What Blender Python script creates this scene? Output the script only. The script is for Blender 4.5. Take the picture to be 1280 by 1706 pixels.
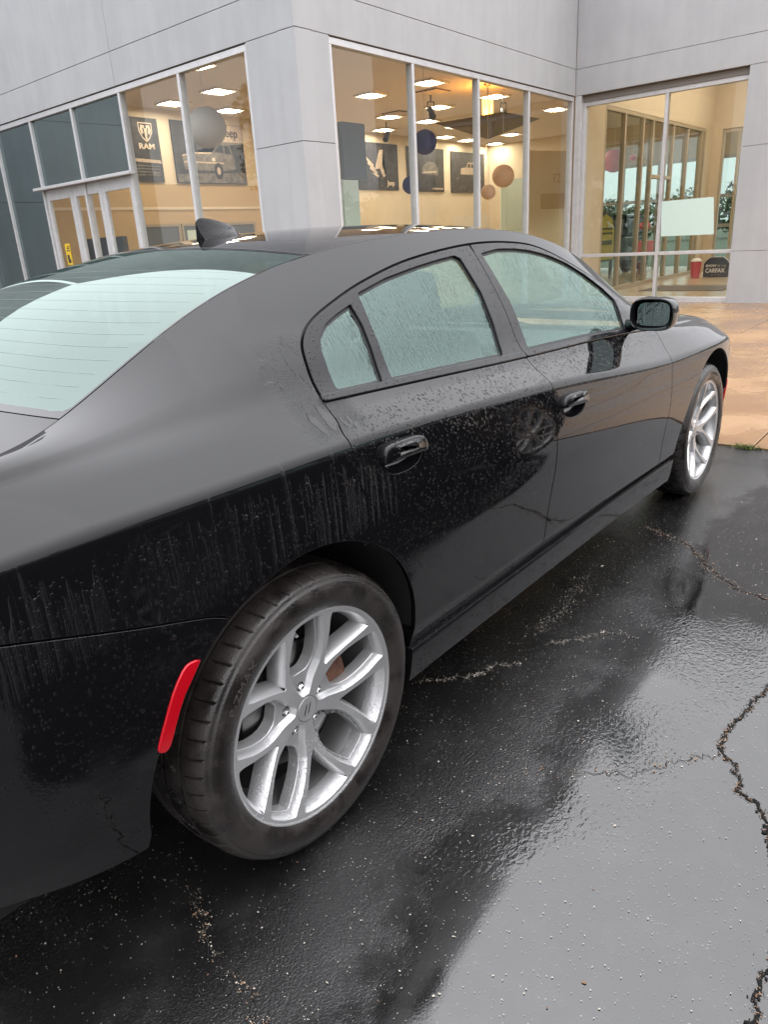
import bpy, bmesh, math, random
import numpy as np
from mathutils import Vector, Matrix
from mathutils.geometry import delaunay_2d_cdt

# ------------------------------------------------------------------ camera, world, sun, exposure
scene = bpy.context.scene
for o in list(bpy.data.objects):
    bpy.data.objects.remove(o)
COL = scene.collection
CAM_P = (-1.0387, -2.0027, 1.4229)
yaw, pitch, roll = map(math.radians, (39.330, 20.320, -3.330))
f_ = Vector((math.cos(yaw)*math.cos(pitch), math.sin(yaw)*math.cos(pitch), -math.sin(pitch)))
r_ = f_.cross(Vector((0, 0, 1))).normalized()
u_ = r_.cross(f_)
r2 = r_*math.cos(roll) + u_*math.sin(roll)
u2 = -r_*math.sin(roll) + u_*math.cos(roll)
cam_d = bpy.data.cameras.new('camera')
cam = bpy.data.objects.new('camera', cam_d)
COL.objects.link(cam)
M = Matrix((r2, u2, -f_)).transposed().to_4x4()
M.translation = Vector(CAM_P)
cam.matrix_world = M
cam_d.sensor_fit = 'VERTICAL'
cam_d.sensor_height = 36.0
cam_d.lens = 1224.7/1706*36.0
cam_d.clip_start = 0.05
cam_d.clip_end = 2000
scene.camera = cam

world = bpy.data.worlds.new('World')
scene.world = world
world.use_nodes = True
wn = world.node_tree
wn.nodes.clear()
SUN_EL, SUN_ROT = math.radians(52), math.radians(200)
sky = wn.nodes.new('ShaderNodeTexSky')
sky.sky_type = 'NISHITA'
sky.sun_disc = False
sky.sun_elevation = SUN_EL
sky.sun_rotation = SUN_ROT
sky.air_density = 1.0
sky.dust_density = 4.0
hs = wn.nodes.new('ShaderNodeHueSaturation')
hs.inputs['Saturation'].default_value = 0.12
wn.links.new(sky.outputs[0], hs.inputs['Color'])
# overcast cloud deck: luminance rises evenly from horizon to zenith (darkest at the horizon)
tc = wn.nodes.new('ShaderNodeTexCoord')
sx = wn.nodes.new('ShaderNodeSeparateXYZ')
wn.links.new(tc.outputs['Generated'], sx.inputs[0])
mr = wn.nodes.new('ShaderNodeMapRange')
mr.inputs['From Min'].default_value = 0.0
mr.inputs['From Max'].default_value = 1.0
mr.inputs['To Min'].default_value = 0.27
mr.inputs['To Max'].default_value = 1.0
pw_ = wn.nodes.new('ShaderNodeMath'); pw_.operation = 'POWER'; pw_.use_clamp = True
pw_.inputs[1].default_value = 1.6
mx_ = wn.nodes.new('ShaderNodeMath'); mx_.operation = 'MAXIMUM'; mx_.inputs[1].default_value = 0.0
wn.links.new(sx.outputs['Z'], mx_.inputs[0]); wn.links.new(mx_.outputs[0], pw_.inputs[0])
wn.links.new(pw_.outputs[0], mr.inputs['Value'])
mul = wn.nodes.new('ShaderNodeVectorMath'); mul.operation = 'SCALE'
mul.inputs[0].default_value = (66.0, 66.2, 68.6)
wn.links.new(mr.outputs[0], mul.inputs['Scale'])
mixw = wn.nodes.new('ShaderNodeMix'); mixw.data_type = 'RGBA'
mixw.inputs['Factor'].default_value = 0.86
wn.links.new(hs.outputs[0], mixw.inputs[6])
wn.links.new(mul.outputs[0], mixw.inputs[7])
bg = wn.nodes.new('ShaderNodeBackground')
bg.inputs['Strength'].default_value = 0.1
wn.links.new(mixw.outputs[2], bg.inputs['Color'])
wo = wn.nodes.new('ShaderNodeOutputWorld')
wn.links.new(bg.outputs[0], wo.inputs['Surface'])

sun_d = bpy.data.lights.new('sun', 'SUN')
sun_d.energy = 0.5
sun_d.angle = math.radians(100)
sun_d.color = (1.0, 0.97, 0.93)
sun = bpy.data.objects.new('sun', sun_d)
COL.objects.link(sun)
sun.rotation_euler = (math.radians(90)-SUN_EL, 0, math.radians(180)-SUN_ROT)
sun.location = (0, 0, 20)

scene.view_settings.view_transform = 'Standard'
scene.view_settings.look = 'None'
scene.view_settings.exposure = 0.0
scene.view_settings.gamma = 1.0
scene.view_settings.use_curve_mapping = False
scene.render.engine = 'CYCLES'
scene.cycles.use_denoising = True
scene.cycles.max_bounces = 10
scene.cycles.glossy_bounces = 5
scene.cycles.transparent_max_bounces = 16
scene.cycles.caustics_reflective = False
scene.cycles.caustics_refractive = False
scene.cycles.sample_clamp_indirect = 6.0

# ------------------------------------------------------------------ helpers
rnd = random.Random(7)

def tag(o, label=None, cat=None, group=None, kind=None):
    if label: o['label'] = label
    if cat: o['category'] = cat
    if group: o['group'] = group
    if kind: o['kind'] = kind
    return o

def empty(name, loc=(0, 0, 0), parent=None):
    o = bpy.data.objects.new(name, None)
    o.empty_display_size = 0.1
    o.location = loc
    COL.objects.link(o)
    if parent: o.parent = parent
    return o

def link(name, me, parent=None, mat=None, loc=None):
    o = bpy.data.objects.new(name, me)
    COL.objects.link(o)
    if mat is not None and len(me.materials) == 0:
        me.materials.append(mat)
    if parent: o.parent = parent
    if loc: o.location = loc
    return o

def obj(name, bm, mat, parent=None, smooth=False, loc=None, recalc=True):
    if recalc: bmesh.ops.recalc_face_normals(bm, faces=bm.faces)
    me = bpy.data.meshes.new(name)
    bm.to_mesh(me); bm.free()
    if smooth:
        me.polygons.foreach_set('use_smooth', [True]*len(me.polygons))
    return link(name, me, parent, mat, loc)

def meshpy(name, v, f, mat, parent=None, smooth=False, loc=None, angle=None):
    me = bpy.data.meshes.new(name)
    me.from_pydata([tuple(map(float, a)) for a in v], [], [tuple(map(int, a)) for a in f])
    me.update()
    if smooth:
        me.polygons.foreach_set('use_smooth', [True]*len(me.polygons))
        if angle is not None and hasattr(me, 'set_sharp_from_angle'):
            me.set_sharp_from_angle(angle=math.radians(angle))
    return link(name, me, parent, mat, loc)

def copy_tree(o, parent=None):
    c = o.copy(); COL.objects.link(c)
    if parent: c.parent = parent
    for ch in list(o.children):
        copy_tree(ch, c)
    return c

IDM = Matrix.Identity(4)
def bx(bm, x0, x1, y0, y1, z0, z1, mx=IDM, bev=0.0):
    vs = [bm.verts.new(mx @ Vector(p)) for p in
          ((x0,y0,z0),(x1,y0,z0),(x1,y1,z0),(x0,y1,z0),(x0,y0,z1),(x1,y0,z1),(x1,y1,z1),(x0,y1,z1))]
    fs = [bm.faces.new([vs[i] for i in q]) for q in ((0,3,2,1),(4,5,6,7),(0,1,5,4),(1,2,6,5),(2,3,7,6),(3,0,4,7))]
    if bev > 0:
        es = list({e for f in fs for e in f.edges})
        bmesh.ops.bevel(bm, geom=es, offset=bev, segments=2, affect='EDGES', profile=0.5)
    return vs

def tube(bm, pts, r, n=8, cap=True):
    pts = [Vector(p) for p in pts]
    rings = []
    rr = r if isinstance(r, (list, tuple)) else [r]*len(pts)
    for i, p in enumerate(pts):
        d = (pts[min(i+1, len(pts)-1)] - pts[max(i-1, 0)]).normalized()
        a = d.cross(Vector((0.31, 0.2, 0.93)))
        if a.length < 1e-3: a = d.cross(Vector((1, 0, 0)))
        a.normalize(); b = d.cross(a)
        rings.append([bm.verts.new(p + (a*math.cos(2*math.pi*k/n) + b*math.sin(2*math.pi*k/n))*rr[i]) for k in range(n)])
    for i in range(len(rings)-1):
        for k in range(n):
            bm.faces.new((rings[i][k], rings[i][(k+1) % n], rings[i+1][(k+1) % n], rings[i+1][k]))
    if cap:
        bm.faces.new(rings[0][::-1]); bm.faces.new(rings[-1])

def lathe_np(profile, n, axis='y'):
    """profile list of (r, o): revolve about Y; o is along -Y (outward)"""
    P = np.array(profile, float); m = len(P)
    a = np.linspace(0, 2*np.pi, n, endpoint=False)
    v = np.zeros((n, m, 3))
    v[..., 0] = P[None, :, 0]*np.cos(a)[:, None]
    v[..., 2] = P[None, :, 0]*np.sin(a)[:, None]
    v[..., 1] = -P[None, :, 1]
    f = []
    for i in range(n):
        j = (i+1) % n
        for k in range(m-1):
            f.append((i*m+k, i*m+k+1, j*m+k+1, j*m+k))
    return v.reshape(-1, 3), f

# ------------------------------------------------------------------ materials
def newmat(name):
    m = bpy.data.materials.new(name); m.use_nodes = True
    nt = m.node_tree
    return m, nt, nt.nodes['Principled BSDF']

def N(nt, typ, **kw):
    n = nt.nodes.new(typ)
    for k, v in kw.items():
        if k.startswith('i_'):
            key = k[2:]
            key = int(key) if key.isdigit() else key.replace('_', ' ')
            n.inputs[key].default_value = v
        else: setattr(n, k, v)
    return n

def plain(name, col, rough=0.5, metal=0.0, noise=0.0, scale=20.0, bump=0.0, ior=1.5, emit=0.0, rough_var=0.0):
    m, nt, b = newmat(name)
    b.inputs['Base Color'].default_value = (*col, 1)
    b.inputs['Roughness'].default_value = rough
    b.inputs['Metallic'].default_value = metal
    b.inputs['IOR'].default_value = ior
    if emit:
        b.inputs['Emission Color'].default_value = (*col, 1)
        b.inputs['Emission Strength'].default_value = emit
    if noise or bump or rough_var:
        t = N(nt, 'ShaderNodeTexCoord')
        nz = N(nt, 'ShaderNodeTexNoise', i_Scale=scale, i_Detail=6.0, i_Roughness=0.6)
        nt.links.new(t.outputs['Object'], nz.inputs['Vector'])
        if noise:
            mp = N(nt, 'ShaderNodeMapRange'); mp.inputs['To Min'].default_value = 1-noise; mp.inputs['To Max'].default_value = 1+noise
            mp.inputs['From Min'].default_value = 0.3; mp.inputs['From Max'].default_value = 0.7
            nt.links.new(nz.outputs['Fac'], mp.inputs['Value'])
            sc = N(nt, 'ShaderNodeVectorMath', operation='SCALE'); sc.inputs[0].default_value = col
            nt.links.new(mp.outputs[0], sc.inputs['Scale']); nt.links.new(sc.outputs[0], b.inputs['Base Color'])
        if rough_var:
            mp = N(nt, 'ShaderNodeMapRange'); mp.inputs['To Min'].default_value = max(0.02, rough-rough_var); mp.inputs['To Max'].default_value = rough+rough_var
            mp.inputs['From Min'].default_value = 0.35; mp.inputs['From Max'].default_value = 0.65
            nt.links.new(nz.outputs['Fac'], mp.inputs['Value']); nt.links.new(mp.outputs[0], b.inputs['Roughness'])
        if bump:
            bp = N(nt, 'ShaderNodeBump', i_Strength=1.0, i_Distance=bump)
            nt.links.new(nz.outputs['Fac'], bp.inputs['Height']); nt.links.new(bp.outputs[0], b.inputs['Normal'])
    return m

def math_n(nt, op, a, b=None, c=None, clamp=False):
    n = nt.nodes.new('ShaderNodeMath'); n.operation = op; n.use_clamp = clamp
    for i, v in enumerate((a, b, c)):
        if v is None: continue
        if isinstance(v, (int, float)): n.inputs[i].default_value = v
        else: nt.links.new(v, n.inputs[i])
    return n.outputs[0]

def ramp(nt, val, a, b, lo=0.0, hi=1.0, smooth=True):
    n = nt.nodes.new('ShaderNodeMapRange')
    n.interpolation_type = 'SMOOTHSTEP' if smooth else 'LINEAR'
    n.inputs['From Min'].default_value = a; n.inputs['From Max'].default_value = b
    n.inputs['To Min'].default_value = lo; n.inputs['To Max'].default_value = hi
    nt.links.new(val, n.inputs['Value'])
    return n.outputs[0]

def noise_n(nt, vec, scale, detail=4.0, rough=0.55, dist=0.0):
    n = N(nt, 'ShaderNodeTexNoise', i_Scale=scale, i_Detail=detail, i_Roughness=rough, i_Distortion=dist)
    nt.links.new(vec, n.inputs['Vector'])
    return n.outputs['Fac']

def scale_vec(nt, vec, s):
    n = N(nt, 'ShaderNodeVectorMath', operation='MULTIPLY'); n.inputs[1].default_value = s
    nt.links.new(vec, n.inputs[0])
    return n.outputs[0]

def beads(nt, vec, scale, presence, rmin=0.25):
    """height field of water beads: rounded drops in random voronoi cells"""
    v = N(nt, 'ShaderNodeTexVoronoi', i_Scale=scale, i_Randomness=0.95)
    nt.links.new(vec, v.inputs['Vector'])
    sep = N(nt, 'ShaderNodeSeparateColor'); nt.links.new(v.outputs['Color'], sep.inputs[0])
    pres = ramp(nt, sep.outputs[0], 1-presence, 1-presence+0.02)
    rad = math_n(nt, 'MULTIPLY_ADD', sep.outputs[1], 0.28, rmin-0.1)
    q = math_n(nt, 'DIVIDE', v.outputs['Distance'], rad)
    q = math_n(nt, 'MULTIPLY', q, q)
    h = math_n(nt, 'SUBTRACT', 1.0, q, clamp=True)
    h = math_n(nt, 'POWER', h, 0.6)
    h = math_n(nt, 'MULTIPLY', h, rad)
    return math_n(nt, 'MULTIPLY', h, pres)

def paint_mat(name, col, ior=1.385, streaks=True):
    """glossy black paint, wet: beads on the flat shoulders, run-off streaks on the rear quarter"""
    m, nt, b = newmat(name)
    b.inputs['Base Color'].default_value = (*col, 1)
    b.inputs['IOR'].default_value = ior
    t = N(nt, 'ShaderNodeTexCoord'); oc = t.outputs['Object']
    s = N(nt, 'ShaderNodeSeparateXYZ'); nt.links.new(oc, s.inputs[0])
    X, Z = s.outputs['X'], s.outputs['Z']
    # patches where drops cling: doors and fender, sills of the shoulders
    big = noise_n(nt, oc, 5.0, 3.0)
    door = math_n(nt, 'MULTIPLY', ramp(nt, X, 0.05, 0.35), ramp(nt, Z, 1.06, 1.02))
    patch = math_n(nt, 'MULTIPLY', door, ramp(nt, big, 0.30, 0.5, 0.25, 1.0))
    patch = math_n(nt, 'MULTIPLY', patch, ramp(nt, Z, 0.89, 0.97, 0.07, 1.0))
    low = math_n(nt, 'MULTIPLY', ramp(nt, Z, 0.99, 0.93), ramp(nt, Z, 0.35, 0.75))
    lowq = math_n(nt, 'MULTIPLY', low, ramp(nt, X, 0.3, 0.1))
    # streaks: narrow vertical runs on the quarter below the shoulder line
    st = scale_vec(nt, oc, (1.0, 0.35, 0.028))
    sn = noise_n(nt, st, 72.0, 3.0, 0.6)
    sn2 = noise_n(nt, scale_vec(nt, oc, (1.0, 0.3, 0.12)), 13.0, 2.0)
    thr = math_n(nt, 'ADD', sn, math_n(nt, 'MULTIPLY', math_n(nt, 'SUBTRACT', sn2, 0.5), 0.28))
    streak = ramp(nt, thr, 0.43, 0.63)
    topn = noise_n(nt, scale_vec(nt, oc, (1.0, 0.2, 0.01)), 34.0, 2.0)
    ztop = math_n(nt, 'MULTIPLY_ADD', topn, 0.30, 0.81)      # ragged upper ends of the runs
    zz = math_n(nt, 'SUBTRACT', ztop, Z)
    band = math_n(nt, 'MULTIPLY', ramp(nt, zz, 0.0, 0.02), ramp(nt, Z, 0.76, 0.83))
    band = math_n(nt, 'MULTIPLY', band, ramp(nt, X, 0.42, 0.2))
    streak = math_n(nt, 'MULTIPLY', streak, band)
    # a wet ragged sheet at the foot of the C-pillar
    shn = noise_n(nt, scale_vec(nt, oc, (1.0, 0.4, 0.10)), 24.0, 3.0)
    sheet = math_n(nt, 'MULTIPLY', ramp(nt, X, 0.02, 0.10), ramp(nt, X, 0.32, 0.22))
    sheet = math_n(nt, 'MULTIPLY', sheet, math_n(nt, 'MULTIPLY', ramp(nt, Z, 1.005, 1.03), ramp(nt, Z, 1.27, 1.20)))
    sheet = math_n(nt, 'MULTIPLY', sheet, ramp(nt, shn, 0.42, 0.46))
    micro = noise_n(nt, scale_vec(nt, oc, (1, 1, 0.35)), 330.0, 2.0)
    h1 = math_n(nt, 'MULTIPLY', beads(nt, scale_vec(nt, oc, (1, 0.8, 0.8)), 90.0, 0.5), patch)
    h2 = math_n(nt, 'MULTIPLY', beads(nt, oc, 150.0, 0.35, 0.3), math_n(nt, 'MAXIMUM', patch, math_n(nt, 'MULTIPLY', low, 0.22)))
    h3 = math_n(nt, 'MULTIPLY', math_n(nt, 'MULTIPLY', streak, micro), 0.28)
    h4 = math_n(nt, 'MULTIPLY', sheet, math_n(nt, 'MULTIPLY_ADD', micro, 0.30, 0.02))
    h5 = math_n(nt, 'MULTIPLY', beads(nt, oc, 75.0, 0.07, 0.20), math_n(nt, 'MAXIMUM', math_n(nt, 'MULTIPLY', lowq, 0.7), math_n(nt, 'MULTIPLY', patch, 0.5)))
    h = math_n(nt, 'ADD', math_n(nt, 'ADD', h1, h2), math_n(nt, 'ADD', math_n(nt, 'ADD', h3, h4), h5))
    bp = N(nt, 'ShaderNodeBump', i_Strength=1.0, i_Distance=0.0065)
    nt.links.new(h, bp.inputs['Height']); nt.links.new(bp.outputs[0], b.inputs['Normal'])
    rg = math_n(nt, 'MULTIPLY_ADD', math_n(nt, 'MAXIMUM', streak, sheet), 0.22, 0.025)
    nt.links.new(rg, b.inputs['Roughness'])
    return m

def trim_mat(name, col, rough, drops=0.5):
    m, nt, b = newmat(name)
    b.inputs['Base Color'].default_value = (*col, 1)
    t = N(nt, 'ShaderNodeTexCoord'); oc = t.outputs['Object']
    h = math_n(nt, 'ADD', beads(nt, oc, 110.0, drops), math_n(nt, 'MULTIPLY', beads(nt, oc, 60.0, 0.15, 0.22), 1.0))
    bp = N(nt, 'ShaderNodeBump', i_Strength=1.0, i_Distance=0.005)
    nt.links.new(h, bp.inputs['Height']); nt.links.new(bp.outputs[0], b.inputs['Normal'])
    b.inputs['Roughness'].default_value = rough
    b.inputs['IOR'].default_value = 1.31
    return m

def glass_mat(name, tint, refl, ior, rain=0.0, rscale=1.0, lines=False):
    """pane: fresnel mirror over a tinted see-through body"""
    m, nt, b = newmat(name)
    nt.nodes.remove(b)
    out = nt.nodes['Material Output']
    tr = N(nt, 'ShaderNodeBsdfTransparent'); tr.inputs['Color'].default_value = (*tint, 1)
    gl = N(nt, 'ShaderNodeBsdfGlossy'); gl.inputs['Color'].default_value = (*refl, 1); gl.inputs['Roughness'].default_value = 0.012
    # Schlick reflectance, the same from both faces of the thin sheet
    g = N(nt, 'ShaderNodeNewGeometry')
    dt = N(nt, 'ShaderNodeVectorMath', operation='DOT_PRODUCT'); nt.links.new(g.outputs['Incoming'], dt.inputs[0]); nt.links.new(g.outputs['Normal'], dt.inputs[1])
    F0 = ((ior-1)/(ior+1))**2
    q = math_n(nt, 'POWER', math_n(nt, 'SUBTRACT', 1.0, math_n(nt, 'ABSOLUTE', dt.outputs['Value'])), 5.0)
    fac = math_n(nt, 'MULTIPLY_ADD', q, 1-F0, F0, clamp=True)
    mx = N(nt, 'ShaderNodeMixShader')
    t = N(nt, 'ShaderNodeTexCoord'); oc = t.outputs['Object']
    if rain > 0:
        st = scale_vec(nt, oc, (1.0, 0.4, 0.05))
        n1 = noise_n(nt, st, 125.0*rscale, 2.0, 0.55, 0.15)
        n2 = noise_n(nt, oc, 4.0, 2.0)
        runs = math_n(nt, 'MULTIPLY', ramp(nt, n1, 0.47, 0.60), ramp(nt, n2, 0.38, 0.55, 0.15, 1.0))
        h = math_n(nt, 'ADD', math_n(nt, 'MULTIPLY', runs, 0.35), math_n(nt, 'MULTIPLY', beads(nt, oc, 120.0, 0.4), 0.8))
        bp = N(nt, 'ShaderNodeBump', i_Strength=rain, i_Distance=0.004)
        nt.links.new(h, bp.inputs['Height'])
        nt.links.new(bp.outputs[0], gl.inputs['Normal']); nt.links.new(bp.outputs[0], dt.inputs[1])
    else:
        w = noise_n(nt, oc, 0.8*rscale, 1.0)
        bp = N(nt, 'ShaderNodeBump', i_Strength=0.25, i_Distance=0.004)
        nt.links.new(w, bp.inputs['Height']); nt.links.new(bp.outputs[0], gl.inputs['Normal'])
    nt.links.new(fac, mx.inputs[0]); nt.links.new(tr.outputs[0], mx.inputs[1]); nt.links.new(gl.outputs[0], mx.inputs[2])
    nt.links.new(mx.outputs[0], out.inputs['Surface'])
    return m

MAT = {}
MAT['paint'] = paint_mat('black_car_paint', (0.004, 0.004, 0.0048))
MAT['trim'] = trim_mat('satin_black_trim', (0.007, 0.007, 0.008), 0.14)
MAT['gloss'] = plain('gloss_black_plastic', (0.006, 0.006, 0.007), 0.05)
MAT['rubber'] = plain('black_rubber_seal', (0.008, 0.008, 0.008), 0.6)
MAT['dark'] = plain('dark_underbody', (0.004, 0.004, 0.004), 0.8)
MAT['sill'] = trim_mat('wet_sill_plastic', (0.008, 0.008, 0.009), 0.10, 0.7)
MAT['car_glass'] = glass_mat('rain_streaked_car_glass', (0.50, 0.61, 0.57), (0.74, 0.97, 0.90), 1.92, 0.48)
MAT['rear_glass'] = glass_mat('rear_window_glass', (0.10, 0.125, 0.12), (0.82, 1.0, 0.94), 2.05)
MAT['mirror'] = glass_mat('door_mirror_glass', (0.0, 0.0, 0.0), (0.26, 0.33, 0.32), 8.0, 0.35)
MAT['seat'] = plain('dark_grey_seat_cloth', (0.03, 0.03, 0.032), 0.9)
MAT['red'] = plain('red_reflector_lens', (0.44, 0.0025, 0.010), 0.10)
MAT['chrome'] = plain('chrome', (0.75, 0.75, 0.75), 0.08, 1.0)
MAT['disc'] = plain('brake_disc_steel', (0.17, 0.165, 0.16), 0.4, 1.0, noise=0.25, scale=40)
MAT['rust'] = plain('rusty_caliper', (0.12, 0.055, 0.035), 0.8, noise=0.4, scale=60)
MAT['barrel'] = plain('wheel_barrel', (0.22, 0.22, 0.22), 0.45, 0.8)

def rim_mat():
    m, nt, b = newmat('silver_alloy_paint')
    t = N(nt, 'ShaderNodeTexCoord'); oc = t.outputs['Object']
    b.inputs['Metallic'].default_value = 0.7
    b.inputs['Base Color'].default_value = (0.53, 0.53, 0.535, 1)
    fl = noise_n(nt, oc, 420.0, 2.0)
    b.inputs['Roughness'].default_value = 0.36
    h = beads(nt, oc, 190.0, 0.55, 0.3)
    s = N(nt, 'ShaderNodeSeparateXYZ'); nt.links.new(oc, s.inputs[0])
    lowm = ramp(nt, s.outputs['Z'], 0.02, -0.12, 0.15, 1.0)
    hh = math_n(nt, 'ADD', math_n(nt, 'MULTIPLY', h, lowm), math_n(nt, 'MULTIPLY', fl, 0.02))
    bp = N(nt, 'ShaderNodeBump', i_Strength=1.0, i_Distance=0.0035)
    nt.links.new(hh, bp.inputs['Height']); nt.links.new(bp.outputs[0], b.inputs['Normal'])
    return m
MAT['rim'] = rim_mat()

def tyre_mat():
    m, nt, b = newmat('wet_tyre_rubber')
    t = N(nt, 'ShaderNodeTexCoord'); oc = t.outputs['Object']
    w = noise_n(nt, oc, 9.0, 4.0, 0.6)
    c = N(nt, 'ShaderNodeMix', data_type='RGBA')
    c.inputs[6].default_value = (0.009, 0.0075, 0.0068, 1); c.inputs[7].default_value = (0.026, 0.0212, 0.0193, 1)
    nt.links.new(ramp(nt, w, 0.36, 0.6), c.inputs['Factor'])
    nt.links.new(c.outputs[2], b.inputs['Base Color'])
    nt.links.new(ramp(nt, w, 0.38, 0.60, 0.20, 0.52), b.inputs['Roughness'])
    fine = math_n(nt, 'ADD', noise_n(nt, oc, 260.0, 3.0), math_n(nt, 'MULTIPLY', beads(nt, oc, 170.0, 0.3), 1.2))
    bp = N(nt, 'ShaderNodeBump', i_Strength=0.6, i_Distance=0.0018)
    nt.links.new(fine, bp.inputs['Height']); nt.links.new(bp.outputs[0], b.inputs['Normal'])
    return m
MAT['tyre'] = tyre_mat()

def asphalt_mat():
    m, nt, b = newmat('wet_sealed_asphalt')
    t = N(nt, 'ShaderNodeTexCoord'); oc = t.outputs['Object']
    s = N(nt, 'ShaderNodeSeparateXYZ'); nt.links.new(oc, s.inputs[0])
    big = noise_n(nt, oc, 1.5, 5.0, 0.6)
    # standing water lies in the wheel-free lane right of the car; the strip by the car is only damp
    lane = ramp(nt, s.outputs['Y'], -0.98, -1.38)
    pud = ramp(nt, math_n(nt, 'ADD', math_n(nt, 'MULTIPLY', lane, 0.36), big), 0.48, 0.84)
    grain = noise_n(nt, oc, 190.0, 3.0, 0.7)
    vor = N(nt, 'ShaderNodeTexVoronoi', i_Scale=210.0); nt.links.new(oc, vor.inputs['Vector'])
    st = noise_n(nt, oc, 7.0, 5.0, 0.65)
    col = N(nt, 'ShaderNodeMix', data_type='RGBA')
    col.inputs[6].default_value = (0.0075, 0.0073, 0.0074, 1); col.inputs[7].default_value = (0.017, 0.0165, 0.0165, 1)
    nt.links.new(ramp(nt, st, 0.42, 0.75), col.inputs['Factor'])
    sep = N(nt, 'ShaderNodeSeparateColor'); nt.links.new(vor.outputs['Color'], sep.inputs[0])
    col2 = N(nt, 'ShaderNodeMix', data_type='RGBA')
    col2.inputs[7].default_value = (0.16, 0.145, 0.125, 1)
    nt.links.new(col.outputs[2], col2.inputs[6])
    agg = math_n(nt, 'MULTIPLY', ramp(nt, sep.outputs[0], 0.985, 0.99), ramp(nt, vor.outputs['Distance'], 0.38, 0.25))
    nt.links.new(math_n(nt, 'MULTIPLY', agg, ramp(nt, st, 0.45, 0.6)), col2.inputs['Factor'])
    nt.links.new(col2.outputs[2], b.inputs['Base Color'])
    nt.links.new(ramp(nt, pud, 0.0, 1.0, 0.10, 0.03), b.inputs['Roughness'])
    b.inputs['IOR'].default_value = 1.72
    # relief: coarse seal-coat texture where damp, faint rain ripples where puddled
    dry = math_n(nt, 'MULTIPLY', math_n(nt, 'ADD', grain, math_n(nt, 'MULTIPLY', noise_n(nt, oc, 105.0, 4.0, 0.65), 0.9)), ramp(nt, pud, 1.0, 0.0, 0.03, 0.62))
    rip = noise_n(nt, scale_vec(nt, oc, (1.0, 1.3, 1.0)), 58.0, 2.0, 0.5, 0.6)
    rmask = ramp(nt, noise_n(nt, oc, 1.7, 2.0), 0.46, 0.62)
    hh = math_n(nt, 'ADD', math_n(nt, 'MULTIPLY', dry, 0.75), math_n(nt, 'MULTIPLY', math_n(nt, 'MULTIPLY', rip, rmask), 0.42))
    bp = N(nt, 'ShaderNodeBump', i_Strength=1.0, i_Distance=0.0028)
    nt.links.new(hh, bp.inputs['Height']); nt.links.new(bp.outputs[0], b.inputs['Normal'])
    return m
MAT['asphalt'] = asphalt_mat()

def concrete_mat():
    m, nt, b = newmat('wet_brown_concrete')
    t = N(nt, 'ShaderNodeTexCoord'); oc = t.outputs['Object']
    g = N(nt, 'ShaderNodeNewGeometry')
    a = noise_n(nt, g.outputs['Position'], 0.9, 5.0, 0.6); c2 = noise_n(nt, g.outputs['Position'], 60.0, 3.0, 0.7)
    c = N(nt, 'ShaderNodeMix', data_type='RGBA')
    c.inputs[6].default_value = (0.190, 0.100, 0.042, 1); c.inputs[7].default_value = (0.265, 0.158, 0.076, 1)
    nt.links.new(ramp(nt, math_n(nt, 'MULTIPLY_ADD', c2, 0.35, a), 0.5, 0.85), c.inputs['Factor'])
    nt.links.new(c.outputs[2], b.inputs['Base Color'])
    nt.links.new(ramp(nt, a, 0.4, 0.6, 0.12, 0.38), b.inputs['Roughness'])
    bp = N(nt, 'ShaderNodeBump', i_Strength=0.6, i_Distance=0.003)
    nt.links.new(c2, bp.inputs['Height']); nt.links.new(bp.outputs[0], b.inputs['Normal'])
    return m
MAT['concrete'] = concrete_mat()

def stucco_mat():
    m, nt, b = newmat('grey_stucco')
    g = N(nt, 'ShaderNodeNewGeometry'); p = g.outputs['Position']
    a = noise_n(nt, p, 1.1, 6.0, 0.62); v = noise_n(nt, scale_vec(nt, p, (1, 1, 0.12)), 5.0, 4.0, 0.6)
    f = math_n(nt, 'ADD', math_n(nt, 'MULTIPLY', a, 0.6), math_n(nt, 'MULTIPLY', v, 0.4))
    c = N(nt, 'ShaderNodeMix', data_type='RGBA')
    c.inputs[6].default_value = (0.318, 0.323, 0.333, 1); c.inputs[7].default_value = (0.350, 0.355, 0.366, 1)
    nt.links.new(ramp(nt, f, 0.38, 0.62), c.inputs['Factor'])
    nt.links.new(c.outputs[2], b.inputs['Base Color'])
    b.inputs['Roughness'].default_value = 0.85
    bp = N(nt, 'ShaderNodeBump', i_Strength=0.5, i_Distance=0.004)
    nt.links.new(noise_n(nt, p, 170.0, 4.0, 0.7), bp.inputs['Height']); nt.links.new(bp.outputs[0], b.inputs['Normal'])
    return m
MAT['stucco'] = stucco_mat()
MAT['alu'] = plain('brushed_aluminium_frame', (0.52, 0.52, 0.53), 0.42, 0.35, noise=0.08, scale=8)
MAT['shop_glass'] = glass_mat('showroom_glass', (0.90, 0.92, 0.90), (0.90, 0.97, 1.0), 1.62, 0.0, 0.5)
MAT['tint_glass'] = glass_mat('wet_tinted_glass', (0.05, 0.0625, 0.065), (0.74, 0.92, 0.95), 3.3, 0.0, 0.5)
MAT['in_glass'] = glass_mat('inner_glass', (0.68, 0.77, 0.73), (0.95, 1.0, 1.0), 1.45, 0.0, 0.5)
MAT['cream'] = plain('cream_wall_paint', (0.74, 0.63, 0.47), 0.8, noise=0.04, scale=2)
MAT['tan'] = plain('tan_wall_paint', (0.57, 0.41, 0.225), 0.8, noise=0.04, scale=2)
MAT['vest'] = plain('vestibule_tan_paint', (0.60, 0.50, 0.365), 0.8, noise=0.04, scale=2)
MAT['ceil'] = plain('ceiling_tile', (0.80, 0.71, 0.66), 0.9, noise=0.05, scale=30)
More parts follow.
